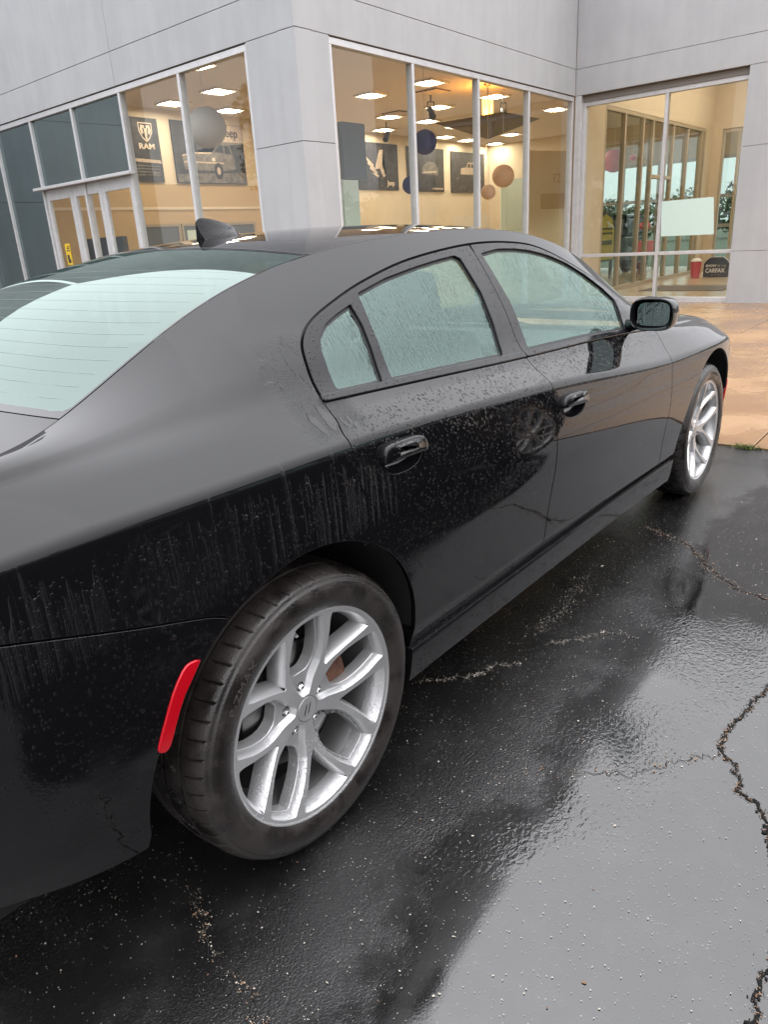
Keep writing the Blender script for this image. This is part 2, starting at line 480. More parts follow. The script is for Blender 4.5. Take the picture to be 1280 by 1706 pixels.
MAT['tile_floor'] = plain('beige_floor_tile', (0.42, 0.33, 0.21), 0.25, noise=0.1, scale=6)
MAT['brown_frame'] = plain('bronze_inner_frame', (0.40, 0.33, 0.235), 0.5, 0.1)
MAT['poster'] = plain('dark_poster_print', (0.045, 0.045, 0.05), 0.6, noise=0.6, scale=5)
MAT['postermid'] = plain('grey_poster_print', (0.16, 0.145, 0.13), 0.6, noise=0.5, scale=9)
MAT['posterlite'] = plain('pale_poster_print', (0.50, 0.40, 0.31), 0.6, noise=0.25, scale=12)
MAT['posterpale'] = plain('cream_poster_print', (0.66, 0.55, 0.44), 0.6)
MAT['printink'] = plain('dark_print_ink', (0.025, 0.025, 0.03), 0.6)
MAT['white'] = plain('white_plastic', (0.75, 0.74, 0.71), 0.5)
MAT['lamp'] = plain('lit_troffer', (1.0, 0.88, 0.69), 0.5, emit=66.0)
MAT['troffer'] = plain('troffer_pan', (0.80, 0.72, 0.58), 0.5)
MAT['amber'] = plain('lit_amber_tube', (1.0, 0.50, 0.09), 0.5, emit=6.0)
MAT['bronze'] = plain('bronze_pendant', (0.12, 0.085, 0.055), 0.45, 0.4)
MAT['black'] = plain('black_metal', (0.012, 0.012, 0.013), 0.45)
MAT['paper_grey'] = plain('grey_paper_lantern', (0.44, 0.40, 0.35), 0.9)
MAT['paper_blue'] = plain('blue_paper_lantern', (0.055, 0.062, 0.17), 0.8)
MAT['paper_peach'] = plain('peach_paper_lantern', (0.68, 0.42, 0.26), 0.9)
MAT['paper_red'] = plain('red_balloon', (0.65, 0.045, 0.05), 0.5)
MAT['yellow'] = plain('yellow_print', (0.62, 0.42, 0.02), 0.5)
MAT['pink'] = plain('pink_bin', (0.62, 0.10, 0.13), 0.5)
MAT['mat'] = plain('grey_floor_mat', (0.12, 0.10, 0.08), 0.9)
MAT['slate'] = plain('slate_panel', (0.12, 0.14, 0.16), 0.6)
MAT['mint'] = plain('pale_mint_panel', (0.62, 0.74, 0.68), 0.5)
MAT['film'] = plain('pale_window_film', (0.52, 0.66, 0.60), 0.35)
MAT['grass'] = plain('grass', (0.045, 0.052, 0.028), 0.9, noise=0.5, scale=3)
MAT['leaf'] = plain('tree_leaves', (0.048, 0.066, 0.026), 0.8, noise=0.4, scale=2)
MAT['bark'] = plain('bark', (0.08, 0.06, 0.045), 0.9)
MAT['galv'] = plain('galvanised_steel', (0.35, 0.36, 0.37), 0.5, 0.3)
MAT['letter'] = plain('moulded_rubber_letters', (0.045, 0.038, 0.035), 0.5)
MAT['shaded_head'] = plain('shaded_grey_header', (0.17, 0.155, 0.14), 0.6)  # grey darkened to carry the shade under the opening head
MAT['wire'] = plain('heater_wire_print', (0.11, 0.13, 0.125), 0.4)
MAT['debris'] = plain('pale_petal_debris', (0.40, 0.36, 0.30), 0.8, noise=0.4, scale=90)
MAT['tandebris'] = plain('tan_leaf_crumbs', (0.17, 0.10, 0.058), 0.8, noise=0.5, scale=70)
MAT['crack'] = plain('crack_fill', (0.004, 0.0034, 0.003), 1.0)
MAT['soil'] = plain('wet_soil', (0.03, 0.02, 0.012), 0.9)
MAT['moss'] = plain('joint_weed', (0.10, 0.13, 0.03), 0.8, noise=0.4, scale=50)

# ------------------------------------------------------------------ ground
def sheet(name, x0, x1, y0, y1, z, mat, nx=1, ny=1):
    v, f = [], []
    for i in range(nx+1):
        for j in range(ny+1):
            v.append((x0+(x1-x0)*i/nx, y0+(y1-y0)*j/ny, z))
    for i in range(nx):
        for j in range(ny):
            a = i*(ny+1)+j
            f.append((a, a+ny+1, a+ny+2, a+1))
    return meshpy(name, v, f, mat)
WALK_X = 4.10
tag(sheet('ground', -700, 700, -700, 700, -0.03, MAT['grass']), kind='structure')
lot = sheet('parking_lot', -26, WALK_X+0.02, -18, 14.4, 0.0, MAT['asphalt'])
tag(lot, kind='structure')
# brown concrete walk cast in slabs, open joints between them
walk = sheet('sidewalk', WALK_X, 26, -18, 14.4, -0.022, MAT['soil'])
tag(walk, kind='structure')
xs = [WALK_X, 5.87, 7.70, 9.60, 11.65, 13.9]
ys = [-17.9 + 1.466*k for k in range(13)] + [1.9, 3.35, 4.85, 6.3, 7.8, 9.3, 10.8, 12.3, 14.3]
ys = sorted(set([round(1.9-1.43*k, 3) for k in range(14)] + [3.35, 4.9, 6.4, 7.9, 9.4, 10.9, 12.4, 14.3]))
slab_cache = {}
for i in range(len(xs)-1):
    for j in range(len(ys)-1):
        lx, ly = xs[i+1]-xs[i]-0.009, ys[j+1]-ys[j]-0.009
        if xs[i] >= 6.2 and ys[j] >= 4.85: continue
        key = (round(lx, 3), round(ly, 3))
        if key not in slab_cache:
            bm = bmesh.new(); bx(bm, 0, lx, 0, ly, -0.03, 0, bev=0.004)
            o = obj('slab', bm, MAT['concrete'], walk); slab_cache[key] = o.data
        else:
            o = link('slab', slab_cache[key], walk)
        o.location = (xs[i]+0.0045, ys[j]+0.0045, 0.012+rnd.uniform(-0.002, 0.002))

# ------------------------------------------------------------------ dealership building
def wframe(origin, ang, flip=False):
    """local frame of a wall: u along it, n outward, z up"""
    a = math.radians(ang)
    u = Vector((math.cos(a), math.sin(a), 0))
    n = Vector((-u.y, u.x, 0))
    if flip: n = -n
    m = Matrix((u, n, Vector((0, 0, 1)))).transposed().to_4x4()
    m.translation = Vector(origin)
    return m
K1 = (6.095, 4.756, 0); K2 = (13.70, 4.796, 0)
WA = wframe(K1, 87.0)
WB = wframe(K1, 0.3, True)
WC = wframe(K2, 87.3-180, True)
HT, G1, G2, TOP = 3.745, 2.58, 4.20, 6.75
bld = empty('dealership_building', (9, 6, 0))
tag(bld, 'grey stucco showroom building with tall aluminium framed windows', 'building')
def reparent(o):
    o.parent = bld
    o.matrix_parent_inverse = Matrix.Translation((-9, -6, 0))
    return o
def panel(m, u0, u1, z0, z1, n0=-0.28, n1=0.0):
    bm = bmesh.new(); g = 0.0035
    bx(bm, u0+g, u1-g, n0, n1, z0+g, z1-g, m, bev=0.0035)
    return reparent(obj('wall_panel', bm, MAT['stucco']))
def backing(m, u0, u1, z0, z1):
    bm = bmesh.new(); bx(bm, u0, u1, -0.26, -0.016, z0, z1, m)
    return reparent(obj('wall_backing', bm, MAT['stucco']))
UA0, UA1, UAL = 0.0, 0.885, 9.7         # wall A: pier, then glazing
UB0, UB1, UBL = 0.595, 7.585, 7.60
UC0, UC1, UCL = 0.12, 3.10, 4.55
TOPZ = [(HT+0.012, G2), (G2, TOP)]
for (a, b) in TOPZ:
    for (u0, u1) in ((0.0, 3.93), (3.93, UAL)): panel(WA, u0, u1, a, b)
    panel(WB, 0.0, UBL, a, b)
    panel(WC, 0.0, UCL, a, b)
backing(WA, 0.02, UAL, HT+0.02, TOP-.02); backing(WB, 0.3, UBL-.02, HT+0.02, TOP-.02); backing(WC, 0.02, UCL, HT+0.02, TOP-.02)
for (a, b) in ((0.0, G1), (G1, HT+0.012)):
    panel(WA, 0.0, UA1, a, b)
    panel(WB, 0.0, UB0, a, b)
backing(WA, 0.02, UA1-.02, 0, HT+.02); backing(WB, 0.05, UB0-.02, 0, HT+.02)
for (a, b) in ((0.0, 0.89), (0.89, 2.555), (2.555, HT+0.012)):
    panel(WC, UC1, UCL, a, b)
backing(WC, UC1+.02, UCL, 0, HT+.02)
# wing returning to the left of the entrance, mirrored in the dark panes
WD = wframe((6.60, 14.75, 0), 180.0)
for (a, b) in ((0.0, G1), (G1, G2), (G2, TOP)):
    for (u0, u1) in ((0.0, 4.1),): panel(WD, u0, u1, a, b)
backing(WD, 0.02, 4.05, 0, TOP-.02)
# solid sides and roof, so the building is closed
bm = bmesh.new(); bx(bm, 6.85, 26.4, 14.45, 14.55, 0, 6.0); reparent(obj('rear_wall', bm, MAT['stucco']))
bm = bmesh.new(); bx(bm, 7.0, 26.4, 5.1, 14.5, 6.1, 6.25); bx(bm, 14.1, 23.2, .5, 5.1, 6.1, 6.25); reparent(obj('roof', bm, MAT['stucco']))

def storefront(name, m, us, z0, z1, glassmat, skip=(), inset=-0.07, fw=0.058, fd=0.11, door=None, rails=(), mat='alu', parent_mat=None, matpanes=None, top=0.075):
    """frame (head, sill) > mullions, rails, panes; us = mullion centre lines"""
    bm = bmesh.new()
    bx(bm, us[0]-fw/2, us[-1]+fw/2, inset-fd/2, inset+fd/2, z1-top, z1, m, bev=0.004)
    fr = reparent(obj(name, bm, MAT[mat]))
    bm = bmesh.new(); bx(bm, us[0]-fw/2, us[-1]+fw/2, inset-fd/2-.001, inset+fd/2+.012, z0, z0+0.10, m, bev=0.004)
    obj('sill_rail', bm, MAT[mat], fr)
    for i, u in enumerate(us):
        bm = bmesh.new(); bx(bm, u-fw/2, u+fw/2, inset-fd/2+.002, inset+fd/2-.002, z0+0.1, z1-top, m, bev=0.004)
        obj('mullion', bm, MAT[mat], fr)
    for i in range(len(us)-1):
        cuts = [z0+0.1] + [r for (r, ii) in rails if ii is None or i in ii] + [z1-top]
        for r in cuts[1:-1]:
            bm = bmesh.new(); bx(bm, us[i]+fw/2, us[i+1]-fw/2, inset-fd/2+.004, inset+fd/2-.004, r-fw/2, r+fw/2, m, bev=0.004)
            obj('transom_rail', bm, MAT[mat], fr)
        for k in range(len(cuts)-1):
            if (i, k) in skip: continue
            lo = cuts[k] + (0 if k == 0 else fw/2); hi = cuts[k+1] - (0 if k == len(cuts)-2 else fw/2)
            g = glassmat if matpanes is None else matpanes.get((i, k), glassmat)
            bm = bmesh.new(); bx(bm, us[i]+fw/2-.006, us[i+1]-fw/2+.006, inset-.004, inset+.004, lo-.006, hi+.006, m)
            o = obj('pane', bm, MAT[g], fr)
            # the pane is one thin sheet: keep a single face so it is not mirrored twice
            me = o.data; bm = bmesh.new(); bm.from_mesh(me); bm.faces.ensure_lookup_table()
            nn = (m.to_3x3() @ Vector((0, 1, 0)))
            kill = [f for f in bm.faces if f.normal.dot(nn) < 0.9]
            bmesh.ops.delete(bm, geom=kill, context='FACES'); bm.to_mesh(me); bm.free()
    return fr
# wall A (entrance side): two clear bays, door bay with tinted lights over it, tinted bays beyond
ua = [0.913, 2.37, 3.905, 5.385, 6.865, 8.33, 9.75]
sfA = storefront('entrance_storefront', WA, ua, 0.0, HT, 'shop_glass', skip=((2, 0), (3, 0)), rails=((2.60, (2, 3)),),
                 matpanes={(2, 1): 'tint_glass', (3, 1): 'tint_glass', (4, 0): 'tint_glass', (5, 0): 'tint_glass'})
bm = bmesh.new(); bx(bm, ua[2]-.12, ua[4]+.15, -.03, .085, 2.565, 2.61, WA, bev=.004); obj('door_canopy_rail', bm, MAT['alu'], sfA)
# the entrance: sidelight and a pair of doors
d0 = ua[2]+.03; d1 = ua[4]-.03; dw = (d1-d0)/3
for k in range(3):
    a, b = d0+dw*k+.004, d0+dw*(k+1)-.004
    bm = bmesh.new()
    for (p, q, z0, z1) in ((a, a+.10, 0.02, 2.565), (b-.10, b, 0.02, 2.565)):
        bx(bm, p, q, -.10, -.045, z0, z1, WA, bev=.004)
    bx(bm, a+.1, b-.1, -.099, -.046, 2.39, 2.564, WA, bev=.004); bx(bm, a+.1, b-.1, -.099, -.046, .021, .25, WA, bev=.004)
    dr = reparent(obj('entrance_door', bm, MAT['alu']))
    n0 = WA.to_3x3() @ Vector((0, 1, 0))
    q = [WA @ Vector(p) for p in ((a+.09, -.072, .24), (b-.09, -.072, .24), (b-.09, -.072, 2.40), (a+.09, -.072, 2.40))]
    meshpy('pane', q, [(0, 1, 2, 3)], MAT['shop_glass'], dr)
    if k < 2:
        bm = bmesh.new(); uu = (b-.05) if k == 0 else (a+.05)
        tube(bm, [WA @ Vector(p) for p in ((uu, -.04, .85), (uu, .03, .9), (uu, .03, 1.3), (uu, -.04, 1.35))], .012)
        obj('door_handle', bm, MAT['alu'], dr, smooth=True)
# wall B
ub = [UB0+.03, 2.345, 4.10, 5.785, 7.56]
sfB = storefront('corner_storefront', WB, ub, 0.0, HT, 'shop_glass')
# wall C: recessed opening, two bays with a low rail
uc = [UC0+.03, 1.72, UC1-.01]
sfC = storefront('vestibule_storefront', WC, uc, 0.0, HT-.10, 'shop_glass', rails=((0.89, None),), inset=-.16)
bm = bmesh.new(); bx(bm, 0.0, UC0, -.28, -.004, 0, HT+.012, WC, bev=.005); reparent(obj('corner_jamb', bm, MAT['alu']))
bm = bmesh.new(); bx(bm, UC0, UC1, -.28, -.085, HT-.10, HT+.008, WC); reparent(obj('head_cover', bm, MAT['shaded_head']))  # shade of the recessed head is put into its darker grey

# ------------------------------------------------------------------ showroom interior
HC = 4.56; YB = 14.0
tag(meshpy('showroom_floor', [(6.24, 4.9, .006), (26.2, 4.9, .006), (26.2, 14.2, .006), (6.74, 14.2, .006)], [(0, 1, 2, 3)], MAT['tile_floor']), kind='structure')
tag(sheet('showroom_floor', 13.9, 23.0, .3, 4.9, 0.006, MAT['tile_floor']), kind='structure')
ceilo = meshpy('showroom_ceiling', [(6.24, 4.85, HC), (26.4, 4.85, HC), (26.4, 14.2, HC), (6.74, 14.2, HC)], [(0, 1, 2, 3)], MAT['ceil']); tag(ceilo, kind='structure')
def wallbox(name, x0, x1, y0, y1, z0, z1, mat):
    bm = bmesh.new(); bx(bm, x0, x1, y0, y1, z0, z1)
    return tag(obj(name, bm, MAT[mat]), kind='structure')
wallbox('showroom_back_wall', 6.72, 26.2, YB, YB+.2, 2.95, HC, 'cream')
wallbox('showroom_back_wall', 6.72, 15.6, YB-.012, YB+.2, 0, 2.945, 'tan')
wallbox('showroom_back_wall', 15.6, 26.2, YB, YB+.2, 0, 2.945, 'cream')
bm = bmesh.new(); bx(bm, 7.0, 15.6, YB-.03, YB-.013, 2.38, 2.44); tag(obj('chair_rail_trim', bm, MAT['cream']), kind='structure')
# office pass-through opening low in the back wall
pw = empty('office_window', (10.8, YB-.02, 1.6)); tag(pw, 'long low office window with dark frame in the tan back wall', 'window')
for i in range(3):
    x0 = -.85+i*1.25
    bm = bmesh.new()
    bx(bm, x0, x0+1.2, -.03, 0, .40, .46); bx(bm, x0, x0+1.2, -.03, 0, -.46, -.40); bx(bm, x0, x0+.06, -.03, 0, -.40, .40); bx(bm, x0+1.14, x0+1.2, -.03, 0, -.40, .40)
    obj('frame', bm, MAT['brown_frame'], pw)
    bm = bmesh.new(); bx(bm, x0+.06, x0+1.14, -.012, -.004, -.4, .4); obj('pane', bm, MAT['slate'], pw)
bm = bmesh.new(); bx(bm, .55, .95, -.02, -.0125, -.35, .3); obj('pale_blind', bm, MAT['mint'], pw)
# far right wall of the showroom, glazed
FX = 26.1
wallbox('showroom_end_wall', FX, FX+.2, 9.9, YB, 0, HC, 'cream')
wallbox('showroom_end_wall', FX, FX+.2, 4.9, 9.9, 3.35, HC, 'tan')
gl = empty('end_wall_glazing', (FX, 7.4, 0)); tag(gl, 'tall bronze framed glazing in the far end wall behind red balloons', 'window')
for y in (-2.5, -1.25, 0, 1.25, 2.5):
    bm = bmesh.new(); bx(bm, -.06, .06, y-.05, y+.05, 0, 3.35); obj('mullion', bm, MAT['brown_frame'], gl)
for z in (1.25, 2.15, 3.3):
    bm = bmesh.new(); bx(bm, -.055, .055, -2.5, 2.5, z-.05, z+.05); obj('transom', bm, MAT['brown_frame'], gl)
for i in range(4):
    y = -2.5+1.25*i
    meshpy('pane', [(0, y, 0), (0, y+1.25, 0), (0, y+1.25, 3.3), (0, y, 3.3)], [(0, 1, 2, 3)], MAT['in_glass'], gl)
# dark partition behind the tinted bays
wallbox('back_office_partition', 7.0, 7.1, 12.6, 13.9, 0, HC, 'slate')

# troffers
def troffer(x, y, i):
    t = empty('ceiling_light', (x, y, HC-.012)); return t
tl = [(13.95, 9.93), (16.85, 11.63), (18.7, 13.3), (13.9, 8.28), (16.75, 9.95), (18.5, 11.55), (20.25, 11.7), (22.05, 13.3), (23.6, 13.4),
      (16.7, 8.29), (23.75, 11.73), (25.6, 13.42), (10.76, 11.5), (12.47, 13.17), (10.8, 13.12), (8.9, 9.9), (20.1, 8.3)]
tlab = ['lit square ceiling light high in the first corner bay, nearest the glass', 'lit ceiling light in the first corner bay, middle of a row of three', 'lit ceiling light just beside the spotlight above the engine poster',
        'lit ceiling light at the upper left of the second corner bay', 'lit ceiling light beneath the amber glow in the second corner bay', 'lit ceiling light beside the spotlight over the blue lantern',
        'lit ceiling light left of the hanging bronze pendant', 'lit ceiling light above the right end of the crawler poster', 'lit ceiling light above the white off-roader poster',
        'lit ceiling light in front of the amber tubes of the pendant', 'lit ceiling light right of the bronze pendant', 'lit ceiling light low over the peach lanterns, by the room corner',
        'lit ceiling light above the grey lantern, higher of two', 'lit ceiling light just right of the grey lantern top', 'lit ceiling light above the narrow ram poster',
        'lit ceiling light strip at the top of the bay with the narrow poster', 'lit ceiling light at the edge of the third corner bay']
tr0 = None
for i, (x, y) in enumerate(tl):
    if tr0 is None:
        tr0 = empty('ceiling_light', (x, y, HC-.012))
        bm = bmesh.new()
        for (a, b, c, d) in ((-.3, .3, -.3, -.27), (-.3, .3, .27, .3), (-.3, -.27, -.27, .27), (.27, .3, -.27, .27)): bx(bm, a, b, c, d, -.03, .01)
        obj('frame', bm, MAT['troffer'], tr0)
        bm = bmesh.new(); bx(bm, -.27, .27, -.27, .27, -.004, .004); obj('pan', bm, MAT['troffer'], tr0)
        bm = bmesh.new(); bx(bm, -.265, .265, -.10, .20, -.02, -.006); obj('lens', bm, MAT['lamp'], tr0)
        t = tr0
    else:
        t = copy_tree(tr0); t.location = (x, y, HC-.012)
    tag(t, tlab[i], 'ceiling light', 'square ceiling lights in the showroom')
# ceiling vents
for i, (x, y, lab) in enumerate(((14.9, 8.87, 'flat square air vent in the ceiling of the second corner bay'), (16.6, 11.2, 'flat square air vent in the ceiling of the first corner bay'))):
    t = empty('ceiling_vent', (x, y, HC-.01)); tag(t, lab, 'vent')
    bm = bmesh.new(); bx(bm, -.3, .3, -.3, .3, -.01, .0); obj('backing', bm, MAT['bronze'], t)
    for k in range(5):
        bm = bmesh.new(); bx(bm, -.28, .28, -.25+k*.11, -.19+k*.11, -.025, -.0105); obj('slat', bm, MAT['ceil'], t)
# spotlights on the ceiling
def spotlight(x, y, rz, lab, big=1.0):
    t = empty('spotlight', (x, y, HC-.006)); tag(t, lab, 'spotlight', 'black ceiling spotlights')
    bm = bmesh.new(); tube(bm, [(0, 0, 0), (0, 0, -.12*big)], .018); obj('stem', bm, MAT['black'], t)
    bm = bmesh.new(); tube(bm, [(-.08, 0, -.12*big), (-.085, 0, -.26*big)], .012); tube(bm, [(.08, 0, -.12*big), (.085, 0, -.26*big)], .012); tube(bm, [(-.08, 0, -.12*big), (.08, 0, -.12*big)], .012)
    obj('yoke', bm, MAT['black'], t)
    bm = bmesh.new(); tube(bm, [(0, -.10, -.20*big), (0, -.04, -.24*big), (0, .16, -.36*big)], [.045, .07, .085], 14); obj('barrel', bm, MAT['black'], t)
    t.rotation_euler = (0, 0, rz)
spotlight(17.6, 12.36, 2.0, 'black spotlight pointing down beside the engine poster', 1.3)
spotlight(15.1, 9.08, 2.4, 'black spotlight hanging just right of the blue lantern', 1.4)
spotlight(16.7, 8.05, 2.6, 'black spotlight hanging right of the amber pendant', 1.6)
# bronze pendant: shallow inverted pyramid on four glowing amber tubes
pd = empty('pendant_lamp', (15.29, 7.65, HC)); tag(pd, 'big bronze inverted pyramid pendant with glowing amber tubes', 'pendant lamp')
bm = bmesh.new()
v = [bm.verts.new(p) for p in ((-.88, -.88, -.74), (.88, -.88, -.74), (.88, .88, -.74), (-.88, .88, -.74), (0, 0, -1.12))]
for q in ((3, 2, 1, 0), (0, 1, 4), (1, 2, 4), (2, 3, 4), (3, 0, 4)): bm.faces.new([v[k] for k in q])
bmesh.ops.bevel(bm, geom=list(bm.edges), offset=.012, segments=1, affect='EDGES')
obj('shade', bm, MAT['bronze'], pd)
for (dx, dy) in ((-.07, -.07), (.07, -.07), (.07, .07), (-.07, .07)):
    bm = bmesh.new(); tube(bm, [(dx, dy, -.74), (dx, dy, -.30)], .028, 10); obj('tube', bm, MAT['amber'], pd)
bm = bmesh.new(); tube(bm, [(0, 0, -.30), (0, 0, -.02)], .014); tube(bm, [(0, 0, -.05), (0, 0, -.001)], [.03, .10], 16); obj('stem', bm, MAT['bronze'], pd)
ld = bpy.data.lights.new('pendant_glow', 'POINT'); ld.energy = 130; ld.color = (1, .45, .08); ld.shadow_soft_size = .12
lo = bpy.data.objects.new('pendant_glow', ld); COL.objects.link(lo); lo.parent = pd; lo.location = (0, 0, -.55)

# paper lanterns
def lantern(x, y, z, r, mat, lab, name='paper_lantern', cat='lantern', ring=True, letter=None):
    t = empty(name, (x, y, z)); tag(t, lab, cat, 'hanging paper lanterns')
    bm = bmesh.new(); bmesh.ops.create_uvsphere(bm, u_segments=36, v_segments=24, radius=r)
    for vv in bm.verts:                                   # ribbed paper
        k = 1 + 0.010*math.sin(vv.co.z/r*26)
        vv.co.x *= k; vv.co.y *= k; vv.co.z *= .97
    obj('shade', bm, MAT[mat], t, smooth=True)
    bm = bmesh.new(); tube(bm, [(0, 0, r*.96), (0, 0, HC-z-.002)], .004, 6); obj('cord', bm, MAT['white'], t)
    return t
lt = lantern(6.95, 7.5, 3.11, .285, 'paper_grey', 'large grey paper lantern hanging in front of the car poster')
lantern(11.12, 6.5, 3.03, .215, 'paper_blue', 'upper blue paper lantern behind the window mullion')
lantern(10.64, 6.5, 2.31, .155, 'paper_blue', 'lower blue paper lantern beneath the other blue one')
lantern(13.35, 6.5, 2.22, .15, 'paper_peach', 'smaller peach lantern with dark print, lower of the pair')
lantern(13.97, 6.5, 2.54, .23, 'paper_peach', 'larger peach lantern with dark lines, higher of the pair')
lantern(19.93, 6.5, 3.06, .30, 'paper_red', 'big red balloon seen through the vestibule glass', 'red_balloon', 'balloon')
lantern(21.29, 6.5, 3.19, .09, 'paper_red', 'small red balloon right of the big red one', 'red_balloon', 'balloon')

def text_mesh(name, s, size, mat, mx, parent=None, depth=0.004, align='LEFT', squash=1.0, bold=0.0):
    cu = bpy.data.curves.new(name, 'FONT'); cu.body = s; cu.size = size; cu.extrude = depth; cu.align_x = align; cu.offset = bold
    cu.resolution_u = 3
    tmp = bpy.data.objects.new('tmp_text', cu); COL.objects.link(tmp)
    bpy.context.view_layer.update()
    dg = bpy.context.evaluated_depsgraph_get()
    me = bpy.data.meshes.new_from_object(tmp.evaluated_get(dg))
    bpy.data.objects.remove(tmp); bpy.data.curves.remove(cu)
    me.name = name; me.materials.clear()
    for vv in me.vertices:
        p = vv.co.copy(); p.x *= squash
        vv.co = mx @ p
    o = link(name, me, parent, MAT[mat])
    return o
def facing_y(x, y, z):
    """text plane facing -Y (read from outside)"""
    return Matrix(((1, 0, 0, x), (0, 0, -1, y), (0, 1, 0, z), (0, 0, 0, 1)))
def poster(x0, x1, z0, z1, lab, dy=0.0):
    t = empty('wall_poster', ((x0+x1)/2, YB-.0125-dy, z0)); tag(t, lab, 'poster', 'dark posters on the back wall')
    w = (x1-x0)/2
    bm = bmesh.new(); bx(bm, -w, w, -.035, 0, 0, z1-z0, bev=.004); obj('board', bm, MAT['poster'], t)
    return t, w, z1-z0
def flat(name, t, pts, mat, y=-.038):
    """flat print on a poster: outline in the poster's own plane"""
    bm = bmesh.new(); vs = [bm.verts.new((p[0], y, p[1])) for p in pts]; f = bm.faces.new(vs)
    bmesh.ops.triangulate(bm, faces=[f])
    return obj(name, bm, MAT[mat], t)
# narrow poster: shield with ram head over a truck grille
t, w, h = poster(9.95, 10.90, 2.99, 4.34, 'narrow dark poster with shield emblem and RAM lettering', 0.0)
cx = .12
flat('emblem_rim', t, [(cx-.19, 1.25), (cx+.19, 1.25), (cx+.185, 1.06), (cx+.10, .92), (cx, .84), (cx-.10, .92), (cx-.185, 1.06)], 'posterpale')
flat('emblem_field', t, [(cx-.165, 1.225), (cx+.165, 1.225), (cx+.16, 1.07), (cx+.09, .945), (cx, .875), (cx-.09, .945), (cx-.16, 1.07)], 'printink', -.040)
for s in (-1, 1):
    flat('emblem_horn', t, [(cx+s*.015, 1.19), (cx+s*.12, 1.20), (cx+s*.15, 1.10), (cx+s*.11, 1.00), (cx+s*.06, 1.03), (cx+s*.10, 1.09), (cx+s*.08, 1.14), (cx+s*.03, 1.12)], 'posterpale', -.042)
flat('emblem_face', t, [(cx-.045, 1.13), (cx+.045, 1.13), (cx+.03, 1.0), (cx+.02, .90), (cx, .885), (cx-.02, .90), (cx-.03, 1.0)], 'posterpale', -.0435)
text_mesh('lettering', 'RAM', .16, 'posterpale', facing_y(cx-.24, -.040, .70), t, squash=1.35, bold=.006)
flat('truck_hood', t, [(-.46, .50), (.42, .47), (.46, .40), (-.46, .43)], 'posterlite')
for k in range(4):
    flat('grille_bar', t, [(-.46, .36-.07*k), (.40, .345-.06*k), (.40, .325-.06*k), (-.46, .335-.07*k)], 'postermid')
flat('headlight', t, [(.18, .22), (.34, .22), (.32, .12), (.18, .13)], 'postermid', -.040)
# wide poster: boxy wagon side on, lettering top right
t, w, h = poster(11.27, 13.52, 2.98, 4.36, 'wide grey poster of a boxy wagon with Jeep lettering')
flat('sky_wash', t, [(-.2, .85), (1.1, .95), (1.1, 1.36), (-.2, 1.36)], 'postermid')
flat('title_patch', t, [(.36, .98), (1.12, .98), (1.12, 1.37), (.36, 1.37)], 'posterlite', -.0395)
text_mesh('lettering', 'Jeep', .29, 'printink', facing_y(.46, -.041, 1.10), t, bold=.004)
flat('ground_wash', t, [(-1.1, .02), (1.1, .02), (1.1, .28), (-1.1, .20)], 'postermid')
flat('car_body', t, [(-.85, .30), (-.90, .62), (-.55, .70), (.05, .72), (.28, .94), (.62, .93), (.75, .66), (.78, .36), (.45, .30)], 'postermid', -.0395)
flat('hood_light', t, [(-.88, .60), (-.50, .67), (.04, .69), (.04, .72), (-.55, .71), (-.89, .635)], 'posterlite', -.041)
flat('side_light', t, [(-.86, .50), (.40, .50), (.40, .47), (-.86, .46)], 'posterlite', -.041)
flat('cabin_glass', t, [(.11, .73), (.29, .90), (.42, .90), (.42, .72)], 'printink', -.041)
flat('cabin_glass', t, [(.46, .72), (.46, .90), (.60, .89), (.66, .70)], 'printink', -.041)
flat('lamp', t, [(.02, .60), (.12, .60), (.12, .52), (.02, .52)], 'posterpale', -.042)
for (a, b) in ((.20, .30),):
    flat('wheel', t, [(a+.14*math.cos(q*math.pi/10), b+.19*math.sin(q*math.pi/10)) for q in range(20)], 'printink', -.042)
    flat('wheel_hub', t, [(a+.06*math.cos(q*math.pi/8), b+.09*math.sin(q*math.pi/8)) for q in range(16)], 'posterlite', -.0435)
# corner bay posters
t, w, h = poster(18.15, 20.2, 2.92, 4.28, 'dark poster of a suspension close-up with Jeep lettering')
flat('spring', t, [(-.20, .60), (.05, 1.15), (.25, 1.18), (.18, .72), (.35, .42), (.22, .36), (.05, .62)], 'posterlite')
for k in range(4):
    flat('arm', t, [(-.62+.1*k, .95-.14*k), (-.25+.08*k, .72-.10*k), (-.28+.08*k, .66-.10*k), (-.66+.1*k, .89-.14*k)], 'posterlite', -.0395)
for k in range(14):
    a, b = rnd.uniform(-.8, .6), rnd.uniform(.1, .55); r_k = rnd.uniform(.02, .06)
    flat('gravel_print', t, [(a-r_k, b), (a, b-r_k*.6), (a+r_k, b+.01), (a+.01, b+r_k*.6)], 'postermid', -.0395)
text_mesh('lettering', 'Jeep', .22, 'posterpale', facing_y(.42, -.041, .14), t, bold=.006)
t, w, h = poster(20.72, 22.9, 2.9, 4.27, 'dark poster of a rock crawler behind the blue lantern')
flat('car_body', t, [(-.3, .55), (-.2, .78), (.1, .95), (.5, .93), (.75, .72), (.72, .52)], 'postermid')
flat('car_light', t, [(-.2, .62), (.6, .66), (.6, .61), (-.2, .57)], 'posterlite', -.040)
flat('caption', t, [(.35, .12), (1.0, .12), (1.0, .07), (.35, .07)], 'posterlite', -.040)
t, w, h = poster(23.38, 25.68, 2.88, 4.24, 'dark poster of a white off-roader on rocks')
flat('car_body', t, [(-.55, .62), (-.50, .82), (-.15, .86), (-.05, 1.03), (.52, 1.02), (.66, .82), (.66, .62)], 'posterlite')
